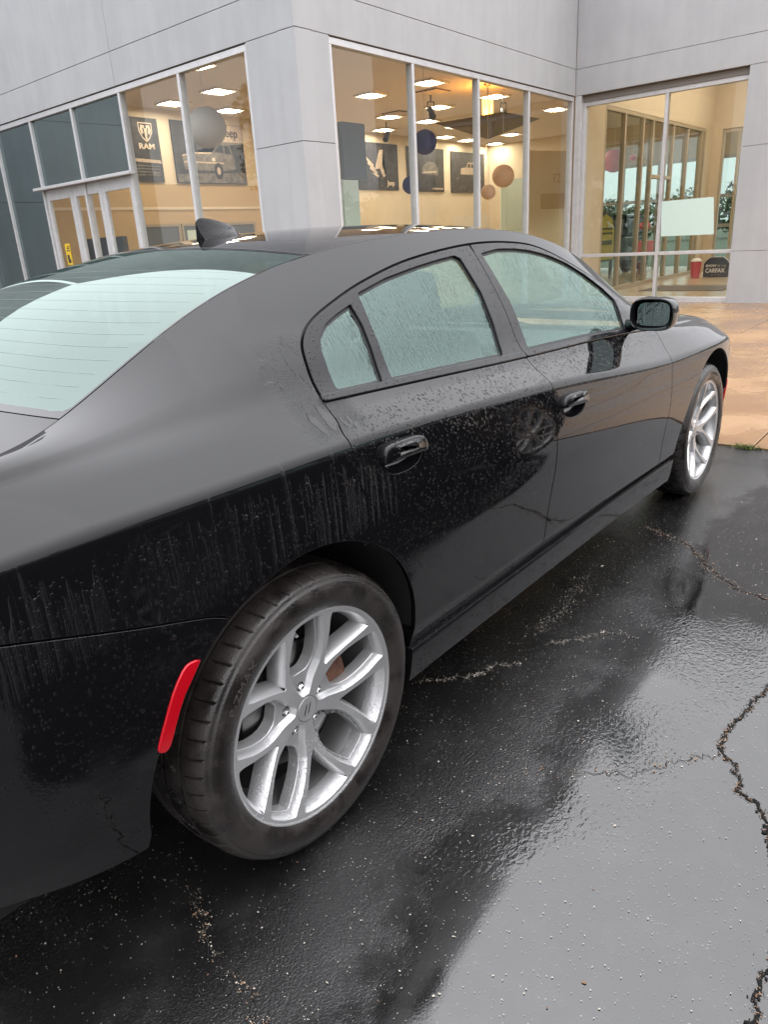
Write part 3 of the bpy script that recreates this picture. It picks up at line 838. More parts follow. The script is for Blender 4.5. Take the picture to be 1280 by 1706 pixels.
for (a, b) in ((-.06, .12), (.17, .33), (.38, .52)):
    flat('cabin_glass', t, [(a, .86), (a+.03, .98), (b, .98), (b, .85)], 'printink', -.041)
for k in range(22):
    a, b = rnd.uniform(-1, 1), rnd.uniform(.05, .55); r_k = rnd.uniform(.03, .10)
    flat('rock_print', t, [(a-r_k, b), (a, b-r_k*.4), (a+r_k, b+.01), (a+.02, b+r_k*.4)], 'postermid', -.0395)
# grey and pale panels standing in for a reflection in the corner bay glass
st = empty('reflection_panels', (9.66, 7.0, 0)); tag(st, 'slate grey and pale mint panels standing in for a reflection in the glass', 'display stand')
bm = bmesh.new(); bx(bm, -.30, .31, -.05, .05, 2.42, 3.30, bev=.01); obj('slate_panel', bm, MAT['slate'], st)
bm = bmesh.new(); bx(bm, -.35, .05, -.055, .045, 0, 2.41, bev=.01); obj('mint_panel', bm, MAT['mint'], st)
# pale blue door and wall number in the right bay
dd = empty('office_door', (20.3, 9.6, 0)); tag(dd, 'pale blue panelled office door behind the peach lanterns', 'door')
bm = bmesh.new(); bx(bm, -.55, .55, -.03, .03, 0, 2.9, bev=.006); obj('leaf', bm, MAT['mint'], dd)
for (a, b) in ((.2, .9), (1.05, 1.35), (1.5, 2.7)):
    bm = bmesh.new(); bx(bm, -.38, .38, -.045, -.031, a, b, bev=.01); obj('panel', bm, MAT['mint'], dd)
dd.rotation_euler = (0, 0, math.radians(-35))
pc = empty('partition_wall', (16.2, 7.2, 0)); tag(pc, 'cream partition with tan lower band in the last corner bay', 'partition')
bm = bmesh.new(); bx(bm, 0, 1.9, -.05, .05, 0, 3.2); obj('board', bm, MAT['cream'], pc)
bm = bmesh.new(); bx(bm, 0.5, 1.9, -.058, -.051, 1.9, 2.25); obj('band', bm, MAT['tan'], pc)
text_mesh('lettering', '12', .30, 'tan', facing_y(.85, -.056, 2.5), pc, bold=.004)
pc.rotation_euler = (0, 0, math.radians(-20))
# entrance notices
a, b = d0+dw*2+.1, d0+dw*3-.1
nt_ = empty('yellow_notice', WA @ Vector((b-.30, -.066, 1.30))); tag(nt_, 'small yellow notice stuck low on the sidelight glass', 'notice')
nt_.rotation_euler = (0, 0, math.radians(87))
bm = bmesh.new(); bx(bm, -.09, .09, 0, .003, 0, .36); obj('sheet', bm, MAT['yellow'], nt_)
for (x0, x1, z0, z1) in ((-.06, .03, .27, .29), (-.06, .05, .23, .25), (-.05, .05, .03, .10), (-.02, .06, .10, .17), (-.06, .01, .30, .32)):
    bm = bmesh.new(); bx(bm, x0, x1, .0031, .0045, z0, z1); obj('print', bm, MAT['printink'], nt_)
tp = empty('info_screen', WA @ Vector((d0+dw*1.5, -2.6, 1.45))); tag(tp, 'small lit blue screen on a post behind the door', 'screen')
bm = bmesh.new(); bx(bm, -.14, .14, -.02, .02, -.10, .10, bev=.02); obj('case', bm, MAT['black'], tp)
bm = bmesh.new(); bx(bm, -.10, .10, .0205, .024, -.065, .065); obj('display', bm, plain('lit_blue_display', (.05, .22, .55), .4, emit=.8), tp)
bm = bmesh.new(); tube(bm, [(0, 0, -.1), (0, 0, -1.44)], .025); obj('post', bm, MAT['black'], tp)
tp.rotation_euler = (0, 0, math.radians(87))
wallbox('low_counter', 7.6, 7.7, 11.1, 12.4, 0, 1.75, 'slate')

# ------------------------------------------------------------------ vestibule behind wall C
VX = 22.9
wallbox('vestibule_wall', 13.85, VX, 4.86, 5.02, HT+.03, 5.6, 'vest')
wallbox('vestibule_wall', 13.85, 15.33, 4.86, 5.02, 0, HT+.03, 'vest')
wallbox('vestibule_wall', 22.25, VX, 4.86, 5.02, 0, HT+.03, 'vest')
wallbox('vestibule_wall', VX, VX+.2, .3, 4.86, 3.78, 5.6, 'vest')
wallbox('vestibule_wall', 14.0, VX, .28, .42, 0, 6.0, 'vest')
for (a, b) in ((0, 2.555), (2.555, G2), (G2, TOP)):
    panel(wframe((13.50, .25, 0), 0.0, True), 0.02, 9.6, a, b, -.02, 0)
wallbox('vestibule_wall', VX, VX+.2, 4.60, 4.86, 0, 3.78, 'vest')
tag(sheet('vestibule_ceiling', 13.9, 23.1, .3, 5.02, 5.6, MAT['ceil']), kind='structure')
WV = wframe((15.33, 4.86, 0), 0.0, True)
storefront('inner_storefront', WV, [0.03, 1.12, 2.22, 2.85, 4.31, 5.44, 6.63, 6.9], 0.0, HT+.02, 'in_glass', inset=-.05, mat='brown_frame', rails=((2.49, (3,)),), fw=.085)
WF = wframe((VX, 4.60, 0), -90.0, True)
storefront('far_storefront', WF, [0.03, .45, 1.75, 3.1, 4.4], 0.0, 3.75, 'in_glass', inset=-.05, mat='brown_frame', fw=.07)
for (x, y, lab) in ((16.2, 2.9, 'ceiling light added to brighten the vestibule, nearest the glass'), (18.6, 2.9, 'ceiling light added to brighten the vestibule, middle one'), (21.0, 2.9, 'ceiling light added to brighten the vestibule, furthest one')):
    t = copy_tree(tr0); t.location = (x, y, 5.585); t.scale = (1.6, 1.6, 1); tag(t, lab, 'ceiling light', 'square ceiling lights added to brighten the vestibule')  # extra troffers added to light the vestibule walls
fm = empty('floor_mat', (16.9, 3.3, .007)); tag(fm, 'long grey floor mat inside the vestibule', 'mat')
bm = bmesh.new(); bx(bm, -.75, .75, -.85, .95, 0, .012, bev=.004); obj('pile', bm, MAT['mat'], fm)
# pale film taped to the pane
ps = [WC @ Vector(q) for q in ((1.77, -.150, 1.19), (2.73, -.150, 1.185), (2.67, -.150, 1.81), (1.74, -.150, 1.80))]
v = ps + [q - (WC.to_3x3() @ Vector((0, .004, 0))) for q in ps]
fl = meshpy('window_poster', v, [(0, 1, 2, 3), (7, 6, 5, 4), (0, 4, 5, 1), (1, 5, 6, 2), (2, 6, 7, 3), (3, 7, 4, 0)], MAT['film'])
tag(fl, 'pale mint blank poster taped inside the vestibule glass', 'poster')
# standing sign plinth
sg = empty('standing_sign', (20.25, 3.72, .006)); tag(sg, 'dark standing sign board reading SHOW ME THE CARFAX', 'sign')
def extr(name, pts, x0, x1, mat, parent):
    bm = bmesh.new(); a = [bm.verts.new((x0, p[0], p[1])) for p in pts]; b = [bm.verts.new((x1, p[0], p[1])) for p in pts]
    bm.faces.new(a); bm.faces.new(b[::-1])
    for i in range(len(pts)): bm.faces.new((a[i], b[i], b[(i+1) % len(pts)], a[(i+1) % len(pts)]))
    return obj(name, bm, MAT[mat], parent)
ol = [(.33, 0), (.33, .36), (.27, .44), (.16, .52), (-.16, .52), (-.27, .44), (-.33, .36), (-.33, 0)]
extr('border_board', ol, 0, .03, 'white', sg)
extr('face_board', [(p[0]*.95, .012+p[1]*.95) for p in ol], -.008, -.0005, 'black', sg)
def facing_mx(y, z, x=-.0125):
    return Matrix(((0, 0, -1, x), (-1, 0, 0, y), (0, 1, 0, z), (0, 0, 0, 1)))
text_mesh('lettering', 'SHOW', .085, 'white', facing_mx(.26, .27), sg, bold=.003)
text_mesh('lettering', 'ME THE', .075, 'posterlite', facing_mx(-.02, .27), sg, squash=.9)
text_mesh('lettering', 'CARFAX', .145, 'white', facing_mx(.265, .13), sg, squash=.87, bold=.004)
bm = bmesh.new(); bx(bm, -.012, -.0085, -.12, .12, .06, .075); obj('small_print', bm, MAT['postermid'], sg)
bm = bmesh.new(); bx(bm, .03, .25, -.1, -.06, 0, .3); obj('strut', bm, MAT['black'], sg)
# pink bin
pb = empty('pink_bin', (20.12, 4.2, .006)); tag(pb, 'pink bin with pale lid beside the standing sign', 'bin')
bm = bmesh.new(); tube(bm, [(0, 0, 0), (0, 0, .42)], [.11, .135], 20); obj('body', bm, MAT['pink'], pb)
bm = bmesh.new(); tube(bm, [(0, 0, .421), (0, 0, .45), (0, 0, .50)], [.138, .13, .07], 20); obj('lid', bm, MAT['white'], pb)
# yellow board and dark off-roader in the showroom beyond
yb = empty('yellow_board', (19.8, 6.6, 0)); tag(yb, 'yellow sign board with black arched top seen through the vestibule', 'sign board')
aa = [(-.62, .55), (.62, .55), (.62, 1.30), (.42, 1.62), (.0, 1.74), (-.42, 1.62), (-.62, 1.30)]
def extry(name, pts, y0, y1, mat, parent):
    bm = bmesh.new(); a = [bm.verts.new((p[0], y0, p[1])) for p in pts]; b = [bm.verts.new((p[0], y1, p[1])) for p in pts]
    bm.faces.new(a); bm.faces.new(b[::-1])
    for i in range(len(pts)): bm.faces.new((a[i], b[i], b[(i+1) % len(pts)], a[(i+1) % len(pts)]))
    return obj(name, bm, MAT[mat], parent)
extry('surround', [(p[0]*1.12, .50+(p[1]-.55)*1.12) for p in aa], 0, .06, 'black', yb)
extry('face', aa, -.01, -.001, 'yellow', yb)
for (z, hh) in ((1.36, .05), (1.24, .05), (1.0, .12)):
    bm = bmesh.new()
    for k in range(6): bx(bm, -.5+k*.165, -.38+k*.165, -.016, -.0105, z-hh/2, z+hh/2)
    obj('print', bm, MAT['printink'], yb)
bm = bmesh.new(); bx(bm, -.6, -.5, 0, .06, 0, .5); bx(bm, .5, .6, 0, .06, 0, .5); obj('legs', bm, MAT['black'], yb)
orc = empty('showroom_car', (23.9, 8.1, 0)); tag(orc, 'dark boxy off-road car parked inside the showroom', 'car')
bm = bmesh.new(); bx(bm, -1.0, 1.0, -.9, .9, .45, 1.10, bev=.06); bx(bm, -.75, .95, -.8, .8, 1.101, 1.75, bev=.08); obj('body', bm, MAT['gloss'], orc)
bm = bmesh.new(); bx(bm, -.76, -.74, -.7, .7, 1.15, 1.6); bx(bm, -.6, .8, -.812, -.801, 1.2, 1.62); obj('glazing', bm, MAT['slate'], orc)
for (x, y) in ((-.65, -.82), (.65, -.82), (-.65, .82), (.65, .82)):
    vv, ff = lathe_np([(.0, .1), (.2, .12), (.34, .12), (.4, .06), (.4, -.06), (.3, -.12), (0, -.12)], 24)
    o = meshpy('wheel', vv, ff, MAT['tyre'], orc, True, (x, y, .4))
bm = bmesh.new(); bx(bm, -1.04, -1.0, -.7, -.3, .75, .95, bev=.01); obj('tail_light', bm, MAT['red'], orc)

rs = empty('red_display_stand', (22.55, 6.5, 0)); tag(rs, 'red display stand with rounded red top beside the yellow board', 'display stand')
bm = bmesh.new(); bx(bm, -.30, .30, -.2, .2, .62, .95, bev=.02); obj('shelf_box', bm, MAT['paper_red'], rs)
bm = bmesh.new(); tube(bm, [(0, 0, .95), (0, 0, 1.30)], .03); tube(bm, [(-.25, 0, 0), (-.25, 0, .62)], .02); tube(bm, [(.25, 0, 0), (.25, 0, .62)], .02); obj('post', bm, MAT['black'], rs)
bm = bmesh.new(); tube(bm, [(-.30, 0, 1.36), (-.22, 0, 1.38), (.22, 0, 1.38), (.30, 0, 1.36)], [.04, .10, .10, .04], 14); obj('top', bm, MAT['paper_red'], rs, True)

# ------------------------------------------------------------------ the parked car: body surface as lofted sections
ST=[
(-1.02,[(.74,.44),(.76,.50),(.79,.60),(.81,.78),(.79,.985),(.735,1.045),(.69,1.072)]),
(-.75,[(.83,.37),(.85,.43),(.875,.56),(.90,.76),(.893,.99),(.80,1.075),(.742,1.097)]),
(-.5,[(.885,.32),(.895,.39),(.92,.55),(.945,.76),(.930,1.005),(.807,1.087),(.722,1.115)]),
(-.33,[(.895,.32),(.905,.39),(.93,.55),(.955,.76),(.941,1.005),(.81,1.09),(.62,1.13)]),
(0,[(.895,.32),(.905,.39),(.93,.55),(.960,.75),(.946,1.0),(.825,1.09),(.592,1.277)]),
(.3,[(.882,.325),(.905,.40),(.93,.53),(.957,.74),(.942,.995),(.825,1.073),(.575,1.368)]),
(.7,[(.878,.325),(.906,.395),(.921,.52),(.953,.73),(.930,.975),(.822,1.05),(.558,1.422)]),
(1.2,[(.878,.325),(.906,.385),(.919,.52),(.953,.72),(.922,.945),(.815,1.025),(.55,1.442)]),
(1.7,[(.881,.325),(.908,.372),(.918,.50),(.953,.69),(.923,.90),(.808,1.012),(.565,1.41)]),
(2.1,[(.885,.325),(.909,.36),(.919,.49),(.952,.67),(.930,.862),(.80,1.0),(.60,1.30)]),
(2.4,[(.892,.325),(.910,.352),(.924,.48),(.952,.66),(.934,.842),(.80,.985),(.65,1.14)]),
(2.7,[(.90,.325),(.912,.345),(.935,.48),(.955,.66),(.942,.835),(.82,.955),(.70,1.0)]),
(3.05,[(.905,.32),(.915,.345),(.938,.48),(.958,.66),(.944,.828),(.82,.93),(.70,.965)]),
(3.4,[(.885,.30),(.895,.33),(.915,.46),(.930,.64),(.915,.81),(.80,.89),(.69,.92)]),
(3.7,[(.76,.26),(.77,.30),(.79,.42),(.80,.58),(.79,.74),(.70,.82),(.62,.845)]),
(3.93,[(.50,.26),(.51,.30),(.52,.42),(.53,.55),(.52,.66),(.46,.73),(.40,.75)]),
]
ALPHA=[0,.22,1,1,.22,.7,0]   # fillet share at corners a..g
SX=np.array([s[0] for s in ST]);SC=np.array([s[1] for s in ST],float)  # n,7,2
def natspl(x,y):
    n=len(x);h=np.diff(x);A=np.zeros((n,n));b=np.zeros((n,)+y.shape[1:])
    A[0,0]=A[-1,-1]=1
    for i in range(1,n-1):
        A[i,i-1]=h[i-1];A[i,i]=2*(h[i-1]+h[i]);A[i,i+1]=h[i]
        b[i]=6*((y[i+1]-y[i])/h[i]-(y[i]-y[i-1])/h[i-1])
    return np.linalg.solve(A,b.reshape(n,-1)).reshape(b.shape)
M2=natspl(SX,SC.reshape(len(SX),-1))
def ctrl(X):
    X=np.atleast_1d(X);Y=SC.reshape(len(SX),-1)
    i=np.clip(np.searchsorted(SX,X)-1,0,len(SX)-2);h=(SX[i+1]-SX[i])[:,None]
    a=(SX[i+1]-X)[:,None]/h;b=1-a
    r=a*Y[i]+b*Y[i+1]+((a**3-a)*M2[i]+(b**3-b)*M2[i+1])*h*h/6
    return r.reshape(-1,7,2)
# t in [0,6]: integer k = corner k
def S(X,t):
    """X,t arrays -> (N,3) with y positive outward"""
    X=np.atleast_1d(np.asarray(X,float));t=np.clip(np.atleast_1d(np.asarray(t,float)),0,6)
    X,t=np.broadcast_arrays(X,t);sh=X.shape;X=X.ravel();t=t.ravel()
    P=ctrl(X);N=np.arange(len(X));al=np.array(ALPHA)
    k=np.clip(np.round(t).astype(int),0,6)
    hw=al[k]*.5; loc=t-k
    km=np.clip(k-1,0,6);kp=np.clip(k+1,0,6)
    B=P[N,k]
    out=B+np.where(loc[:,None]<0,(P[N,km]-B)*(-loc[:,None]),(P[N,kp]-B)*loc[:,None])
    m=(hw>0)&(np.abs(loc)<hw)
    if m.any():
        s=((loc+hw)/(2*np.where(hw>0,hw,1)))[:,None]
        A=B+(P[N,km]-B)*hw[:,None];Cc=B+(P[N,kp]-B)*hw[:,None]
        q=(1-s)**2*A+2*s*(1-s)*B+s*s*Cc
        out=np.where(m[:,None],q,out)
    # crown of the upper side: the pillars and glass bow outward a little
    u=np.clip(t-5,0,1);w=.009*np.sin(np.pi*u)*np.clip(u/.3,0,1)**2*(3-2*np.clip(u/.3,0,1))
    dg=P[:,6]-P[:,5];L=np.linalg.norm(dg,axis=1)+1e-9
    out=out+w[:,None]*np.c_[dg[:,1],-dg[:,0]]/L[:,None]
    return np.c_[X,out].reshape(sh+(3,))
def solve_t(X,z):
    X=np.atleast_1d(X).astype(float);z=np.atleast_1d(z)
    lo=np.zeros(len(X));hi=np.full(len(X),6.)
    for _ in range(40):
        m=(lo+hi)/2;zz=S(X,m)[:,2];lo=np.where(zz<z,m,lo);hi=np.where(zz<z,hi,m)
    return (lo+hi)/2
TL = np.array([0, .072, .072+.135, .072+.135+.20, .072+.135+.20+.235, .072+.135+.2+.235+.135, .072+.135+.2+.235+.135+.49])
def t2v(t): return np.interp(t, np.arange(7), TL)
def v2t(v): return np.interp(v, TL, np.arange(7))
def SW(X, t, side):
    p = S(X, t); p[..., 1] *= side
    return p
def SN(X, t, side):
    X = np.asarray(X, float); t = np.asarray(t, float)
    du = S(X+.006, t)-S(X-.006, t)
    dv = S(X, np.minimum(t+.012, 6))-S(X, np.maximum(t-.012, 0))
    n = np.cross(dv, du)
    n /= np.linalg.norm(n, axis=-1, keepdims=True)+1e-12
    n *= np.sign(n[..., 1:2]+.35*n[..., 2:3]+1e-9)
    n[..., 1] *= side
    return n
def curve(pts, n=6):
    """Catmull-Rom through points"""
    P = np.array(pts, float); out = []
    for i in range(len(P)-1):
        p0 = P[max(i-1, 0)]; p1 = P[i]; p2 = P[i+1]; p3 = P[min(i+2, len(P)-1)]
        for k in range(n):
            s = k/n
            out.append(.5*((2*p1)+(-p0+p2)*s+(2*p0-5*p1+4*p2-p3)*s*s+(-p0+3*p1-3*p2+p3)*s**3))
    out.append(P[-1])
    return np.array(out)
def xz(pts, n=6):
    c = curve(pts, n)
    return np.c_[c[:, 0], t2v(solve_t(c[:, 0], c[:, 1]))]
def xt(pts, n=1):
    P = np.array(pts, float); P = np.c_[P[:, 0], t2v(P[:, 1])]
    return curve(P, n) if n > 1 else P
def resample(poly, d):
    out = []; P = np.asarray(poly)
    for i in range(len(P)):
        a, b = P[i], P[(i+1) % len(P)]
        n = max(1, int(np.ceil(np.hypot(*(b-a))/d)))
        for k in range(n): out.append(a+(b-a)*k/n)
    return np.array(out)
def area(P):
    x, y = P[:, 0], P[:, 1]
    return .5*np.sum(x*np.roll(y, -1)-np.roll(x, -1)*y)
def offset_poly(P, d):
    """inward offset for d > 0 (any winding)"""
    P = np.asarray(P); s = np.sign(area(P))
    e1 = P-np.roll(P, 1, 0); e2 = np.roll(P, -1, 0)-P
    n1 = np.c_[-e1[:, 1], e1[:, 0]]; n2 = np.c_[-e2[:, 1], e2[:, 0]]
    n1 /= np.linalg.norm(n1, axis=1, keepdims=True)+1e-12; n2 /= np.linalg.norm(n2, axis=1, keepdims=True)+1e-12
    m = n1+n2; m /= np.linalg.norm(m, axis=1, keepdims=True)+1e-12
    c = np.clip((m*n1).sum(1), .5, 1)
    return P+m*(s*d/c)[:, None]
def chaikin(P, it=2):
    P = np.asarray(P)
    for _ in range(it):
        Q = np.roll(P, -1, 0)
        P = np.stack([.75*P+.25*Q, .25*P+.75*Q], 1).reshape(-1, 2)
    return P
def inside(P, q):
    x, y = q[:, 0], q[:, 1]; r = np.zeros(len(q), bool)
    for i in range(len(P)):
        a, b = P[i], P[(i+1) % len(P)]
        c = ((a[1] > y) != (b[1] > y)) & (x < (b[0]-a[0])*(y-a[1])/((b[1]-a[1])+1e-15)+a[0])
        r ^= c
    return r
def dist_poly(P, q):
    d = np.full(len(q), 1e9)
    for i in range(len(P)):
        a, b = P[i], P[(i+1) % len(P)]; e = b-a
        t = np.clip(((q-a)@e)/(e@e+1e-15), 0, 1)
        d = np.minimum(d, np.hypot(*(q-(a+t[:, None]*e)).T))
    return d
def cdt(outer, holes, gx, gy, keep=.4, d=.02):
    """triangulate outer minus holes with interior points on the grid lines gx, gy"""
    loops = [resample(outer, d)] + [resample(h, d*.6) for h in holes]
    G = np.array([(x, y) for x in gx for y in gy])
    m = inside(loops[0], G)
    for h in loops[1:]: m &= ~inside(h, G)
    G = G[m]
    dm = np.full(len(G), 1e9)
    for l in loops: dm = np.minimum(dm, dist_poly(l, G))
    G = G[dm > keep*.02]
    pts = []; edges = []
    for l in loops:
        o = len(pts); pts += [Vector(p) for p in l]
        edges += [(o+i, o+(i+1) % len(l)) for i in range(len(l))]
    nb = len(pts)
    pts += [Vector(p) for p in G]
    vo, eo, fo, ov, oe, of = delaunay_2d_cdt(pts, edges, [], 0, 1e-7)
    V = np.array([tuple(v) for v in vo]); F = np.array([f for f in fo if len(f) == 3])
    c = V[F].mean(1)
    ok = inside(loops[0], c)
    for h in loops[1:]: ok &= ~inside(h, c)
    F = F[ok]
    a = V[F]; ar = np.abs((a[:, 1, 0]-a[:, 0, 0])*(a[:, 2, 1]-a[:, 0, 1])-(a[:, 2, 0]-a[:, 0, 0])*(a[:, 1, 1]-a[:, 0, 1]))
    F = F[ar > 1e-9]
    # map loop vertices to output indices
    inv = {}
    for i, src in enumerate(ov):
        for s_ in src: inv[s_] = i
    li = []; o = 0
    for l in loops:
        li.append([inv[o+i] for i in range(len(l))]); o += len(l)
    return V, F, li, loops

def skin(name, mat, parent, fpos, fnrm, outer, holes=(), gx=None, gy=None, off=0.0, edge=True, depth=.014, rnd_r=.0016, d=.02, hole_depth=None):
    V, F, li, loops = cdt(outer, list(holes), gx, gy, d=d)
    P = fpos(V); Nn = fnrm(V)
    P = P+Nn*off
    # orient faces to the normals
    a = P[F]; fn = np.cross(a[:, 1]-a[:, 0], a[:, 2]-a[:, 0])
    flip = (fn*Nn[F].mean(1)).sum(1) < 0
    F = F.copy(); F[flip] = F[flip][:, ::-1]
    P = list(map(tuple, P)); NN = list(map(tuple, Nn)); faces = [tuple(f) for f in F]
    if edge:
        for k, idx in enumerate(li):
            L = loops[k]; s = np.sign(area(L)) * (1 if k == 0 else -1)
            e = np.roll(L, -1, 0)-np.roll(L, 1, 0)
            od = np.c_[e[:, 1], -e[:, 0]]*s
            od /= np.linalg.norm(od, axis=1, keepdims=True)+1e-12
            base = np.array([V[i] for i in idx])
            p0 = np.array([P[i] for i in idx]); n0 = np.array([NN[i] for i in idx])
            p1 = fpos(base+od*.004); tg = p1-fpos(base); tg -= n0*(tg*n0).sum(1)[:, None]
            tg /= np.linalg.norm(tg, axis=1, keepdims=True)+1e-12
            dp = depth if k == 0 or hole_depth is None else hole_depth
            rings = [idx]
            for (a_, b_, na, nb_) in ((rnd_r*.7, -rnd_r*.3, .7, .7), (rnd_r, -rnd_r, 1, .15), (rnd_r, -dp, 1, 0)):
                q = p0+tg*a_+n0*b_; nn = tg*na+n0*nb_; nn /= np.linalg.norm(nn, axis=1, keepdims=True)
                o = len(P); P += list(map(tuple, q)); NN += list(map(tuple, nn)); rings.append(list(range(o, o+len(idx))))
            n_ = len(idx)
            for r in range(3):
                A, B = rings[r], rings[r+1]
                for i in range(n_):
                    j = (i+1) % n_
                    pa, pb, pc = np.array(P[A[i]]), np.array(P[A[j]]), np.array(P[B[j]])
                    fnm = np.cross(pb-pa, pc-pa)
                    q = (A[i], A[j], B[j], B[i])
                    if np.dot(fnm, np.array(NN[B[i]])) < 0: q = q[::-1]
                    faces.append(q)
    me = bpy.data.meshes.new(name)
    me.from_pydata(P, [], [tuple(map(int, f)) for f in faces]); me.update()
    me.polygons.foreach_set('use_smooth', [True]*len(me.polygons))
    me.normals_split_custom_set_from_vertices(NN)
    return link(name, me, parent, MAT[mat] if isinstance(mat, str) else mat)

GXs = np.arange(-1.02, 3.935, .03)
tg_ = np.concatenate([np.linspace(0, .83, 4), np.linspace(.83, 1.17, 5), np.linspace(1.3, 3.8, 14), np.linspace(3.88, 4.12, 9), np.linspace(4.2, 4.6, 4), np.linspace(4.65, 5.35, 9), np.linspace(5.45, 6, 7)])
GVs = t2v(np.unique(np.round(tg_, 4)))
def arc(cx, cz, R, a0, a1, n):
    return [(cx+R*math.cos(math.radians(a0+(a1-a0)*k/n)), cz+R*math.sin(math.radians(a0+(a1-a0)*k/n))) for k in range(n+1)]
def P2(*lists): return np.concatenate([np.asarray(l) for l in lists])
# seams traced on the side, as (X, Z)
RAILGAP = xz([(.190, 1.085), (.211, 1.153), (.243, 1.203), (.305, 1.240), (.418, 1.276), (.601, 1.321), (.862, 1.365), (1.229, 1.3935), (1.518, 1.389), (1.729, 1.359), (1.983, 1.271), (2.216, 1.169), (2.364, 1.067), (2.46, .992)], 6)
BI = int(np.argmin(np.abs(RAILGAP[:, 0]-1.229)))
DOORREAR = xz([(.190, 1.085), (.178, 1.042), (.155, 1.005), (.164, .913), (.185, .85), (.1945, .742)], 4)
BGAP = P2(RAILGAP[BI:BI+1], xz([(1.229, 1.36), (1.226, 1.20), (1.200, 1.02), (1.200, .7), (1.195, .325)], 5))
FGAP = xz([(2.46, .992), (2.44, .93), (2.394, .868), (2.378, .788), (2.371, .6), (2.38, .388), (2.385, .325)], 4)
RC = (-.028, .368, .435)
a_r = math.degrees(math.atan2(.742-RC[1], .1945-RC[0]))
ARCH_F = xz(arc(*RC, a_r, math.degrees(math.atan2(.326-RC[1], .43)), 10), 2)      # part on the rear door side
ARCH_T = xz(arc(*RC, a_r, 119.7, 8), 2)
ARCH_B = xz(arc(*RC, 119.7, 178, 8)+[(-.462, .352), (-.4655, .340)], 2)
SEAMB = xz([(-1.02, .975), (-.80, .915), (-.662, .879), (-.572, .854), (-.436, .813), (-.298, .772), (-.2435, .746)], 4)
FC = (3.05, .345, .452)
ARCH2 = xz(arc(*FC, 182.5, 22, 18), 2)
def fpos_side(side): return lambda V: SW(V[:, 0], v2t(V[:, 1]), side)
def fnrm_side(side): return lambda V: SN(V[:, 0], v2t(V[:, 1]), side)
# glass openings (X, t)
def soft(P, it=2): return chaikin(resample(P, .022), it)
GF = soft(xt([(1.268, 5.80), (1.39, 5.832), (1.51, 5.838), (1.624, 5.833), (1.751, 5.815), (1.885, 5.775), (2.019, 5.70), (2.132, 5.60), (2.205, 5.47), (2.185, 5.25), (2.152, 5.0), (2.13, 4.955), (1.871, 4.95), (1.525, 4.95), (1.25, 4.95), (1.262, 5.1), (1.283, 5.40)]), 2)
GR = soft(xt([(.540, 5.655), (.686, 5.715), (.862, 5.757), (1.003, 5.785), (1.10, 5.80), (1.128, 5.77), (1.137, 5.5), (1.112, 5.25), (1.078, 4.99), (1.06, 4.95), (.777, 4.95), (.566, 4.95), (.475, 4.955), (.478, 5.02), (.509, 5.367)]), 2)
GQ = soft(xt([(.490, 5.595), (.418, 5.555), (.354, 5.505), (.308, 5.43), (.286, 5.34), (.272, 5.2), (.258, 5.03), (.262, 4.965), (.347, 4.955), (.43, 4.955), (.440, 5.0), (.462, 5.2), (.488, 5.44)]), 2)
BELT_T = 4.885
bv = t2v(BELT_T)
def cut_below(poly, v): 
    """keep part of polygon below v (Sutherland-Hodgman)"""
    out = []; P = poly
    for i in range(len(P)):
        a, b = P[i], P[(i+1) % len(P)]
        ia, ib = a[1] <= v, b[1] <= v
        if ia: out.append(a)
        if ia != ib: out.append(a+(b-a)*(v-a[1])/(b[1]-a[1]))
    return np.array(out)
def cut_above(poly, v):
    q = np.asarray(poly).copy(); q[:, 1] *= -1
    r = cut_below(q, -v); r[:, 1] *= -1
    return r
REARDOOR = P2(DOORREAR[::-1][:-1][::1], RAILGAP[:BI+1][:-1], BGAP[:-1], xz([(1.195, .325), (.8, .325), (.412, .326)], 2)[:-1], ARCH_F[::-1][:-1])
FRONTDOOR = P2(BGAP[::-1][:-1], RAILGAP[BI:][:-1], FGAP[:-1], xz([(2.385, .325), (1.8, .325), (1.195, .325)], 2)[:-1])
QUARTER = P2(SEAMB[:-1], ARCH_T[::-1][:-1], DOORREAR[::-1][:-1], RAILGAP[:-1], xt([(2.46, solve_t(2.46, .992)[0]), (2.62, 5.75), (2.66, 6.0)]), xt([(x, 6.0) for x in np.arange(2.6, -1.021, -.1)]), xt([(-1.02, 5.5), (-1.02, 4.4)]))
BUMPER = P2(SEAMB[:-1], ARCH_B[:-1], xt([(-.472, .0)]), xt([(x, 0.0) for x in (-.6, -.75, -.9, -1.02)]), xt([(-1.02, 2.0)]))
FENDER = P2(FGAP[::-1][:-1], xt([(2.46, solve_t(2.46, .992)[0]), (2.62, 5.75), (2.66, 6.0)]), xt([(x, 6.0) for x in (2.9, 3.1, 3.3, 3.5, 3.58)]), xt([(3.60, 5.0), (3.56, 4.0), (3.52, 2.9)]), ARCH2[::-1][:-1], xt([(2.598, 0.0)]))
FBUMP = P2(xt([(3.52, 2.9), (3.56, 4.0), (3.60, 5.0), (3.58, 6.0), (3.7, 6.0), (3.8, 6), (3.93, 6.0), (3.93, 4), (3.93, 2), (3.93, 0), (3.7, 0), (3.50, 0)]), xz(arc(*FC, -3, 22, 4), 2)[:-1])
# handles
HR = chaikin(P2(xz([(.252, .928), (.256, .958), (.275, .965), (.34, .964), (.40, .960), (.422, .948), (.428, .928), (.420, .908), (.398, .890), (.36, .883), (.32, .884), (.285, .890), (.263, .906)], 1)), 2)
HF = chaikin(P2(xz([(1.250, .852), (1.256, .880), (1.285, .889), (1.36, .887), (1.41, .882), (1.440, .869), (1.445, .848), (1.430, .822), (1.395, .808), (1.35, .804), (1.30, .809), (1.268, .826)], 1)), 2)

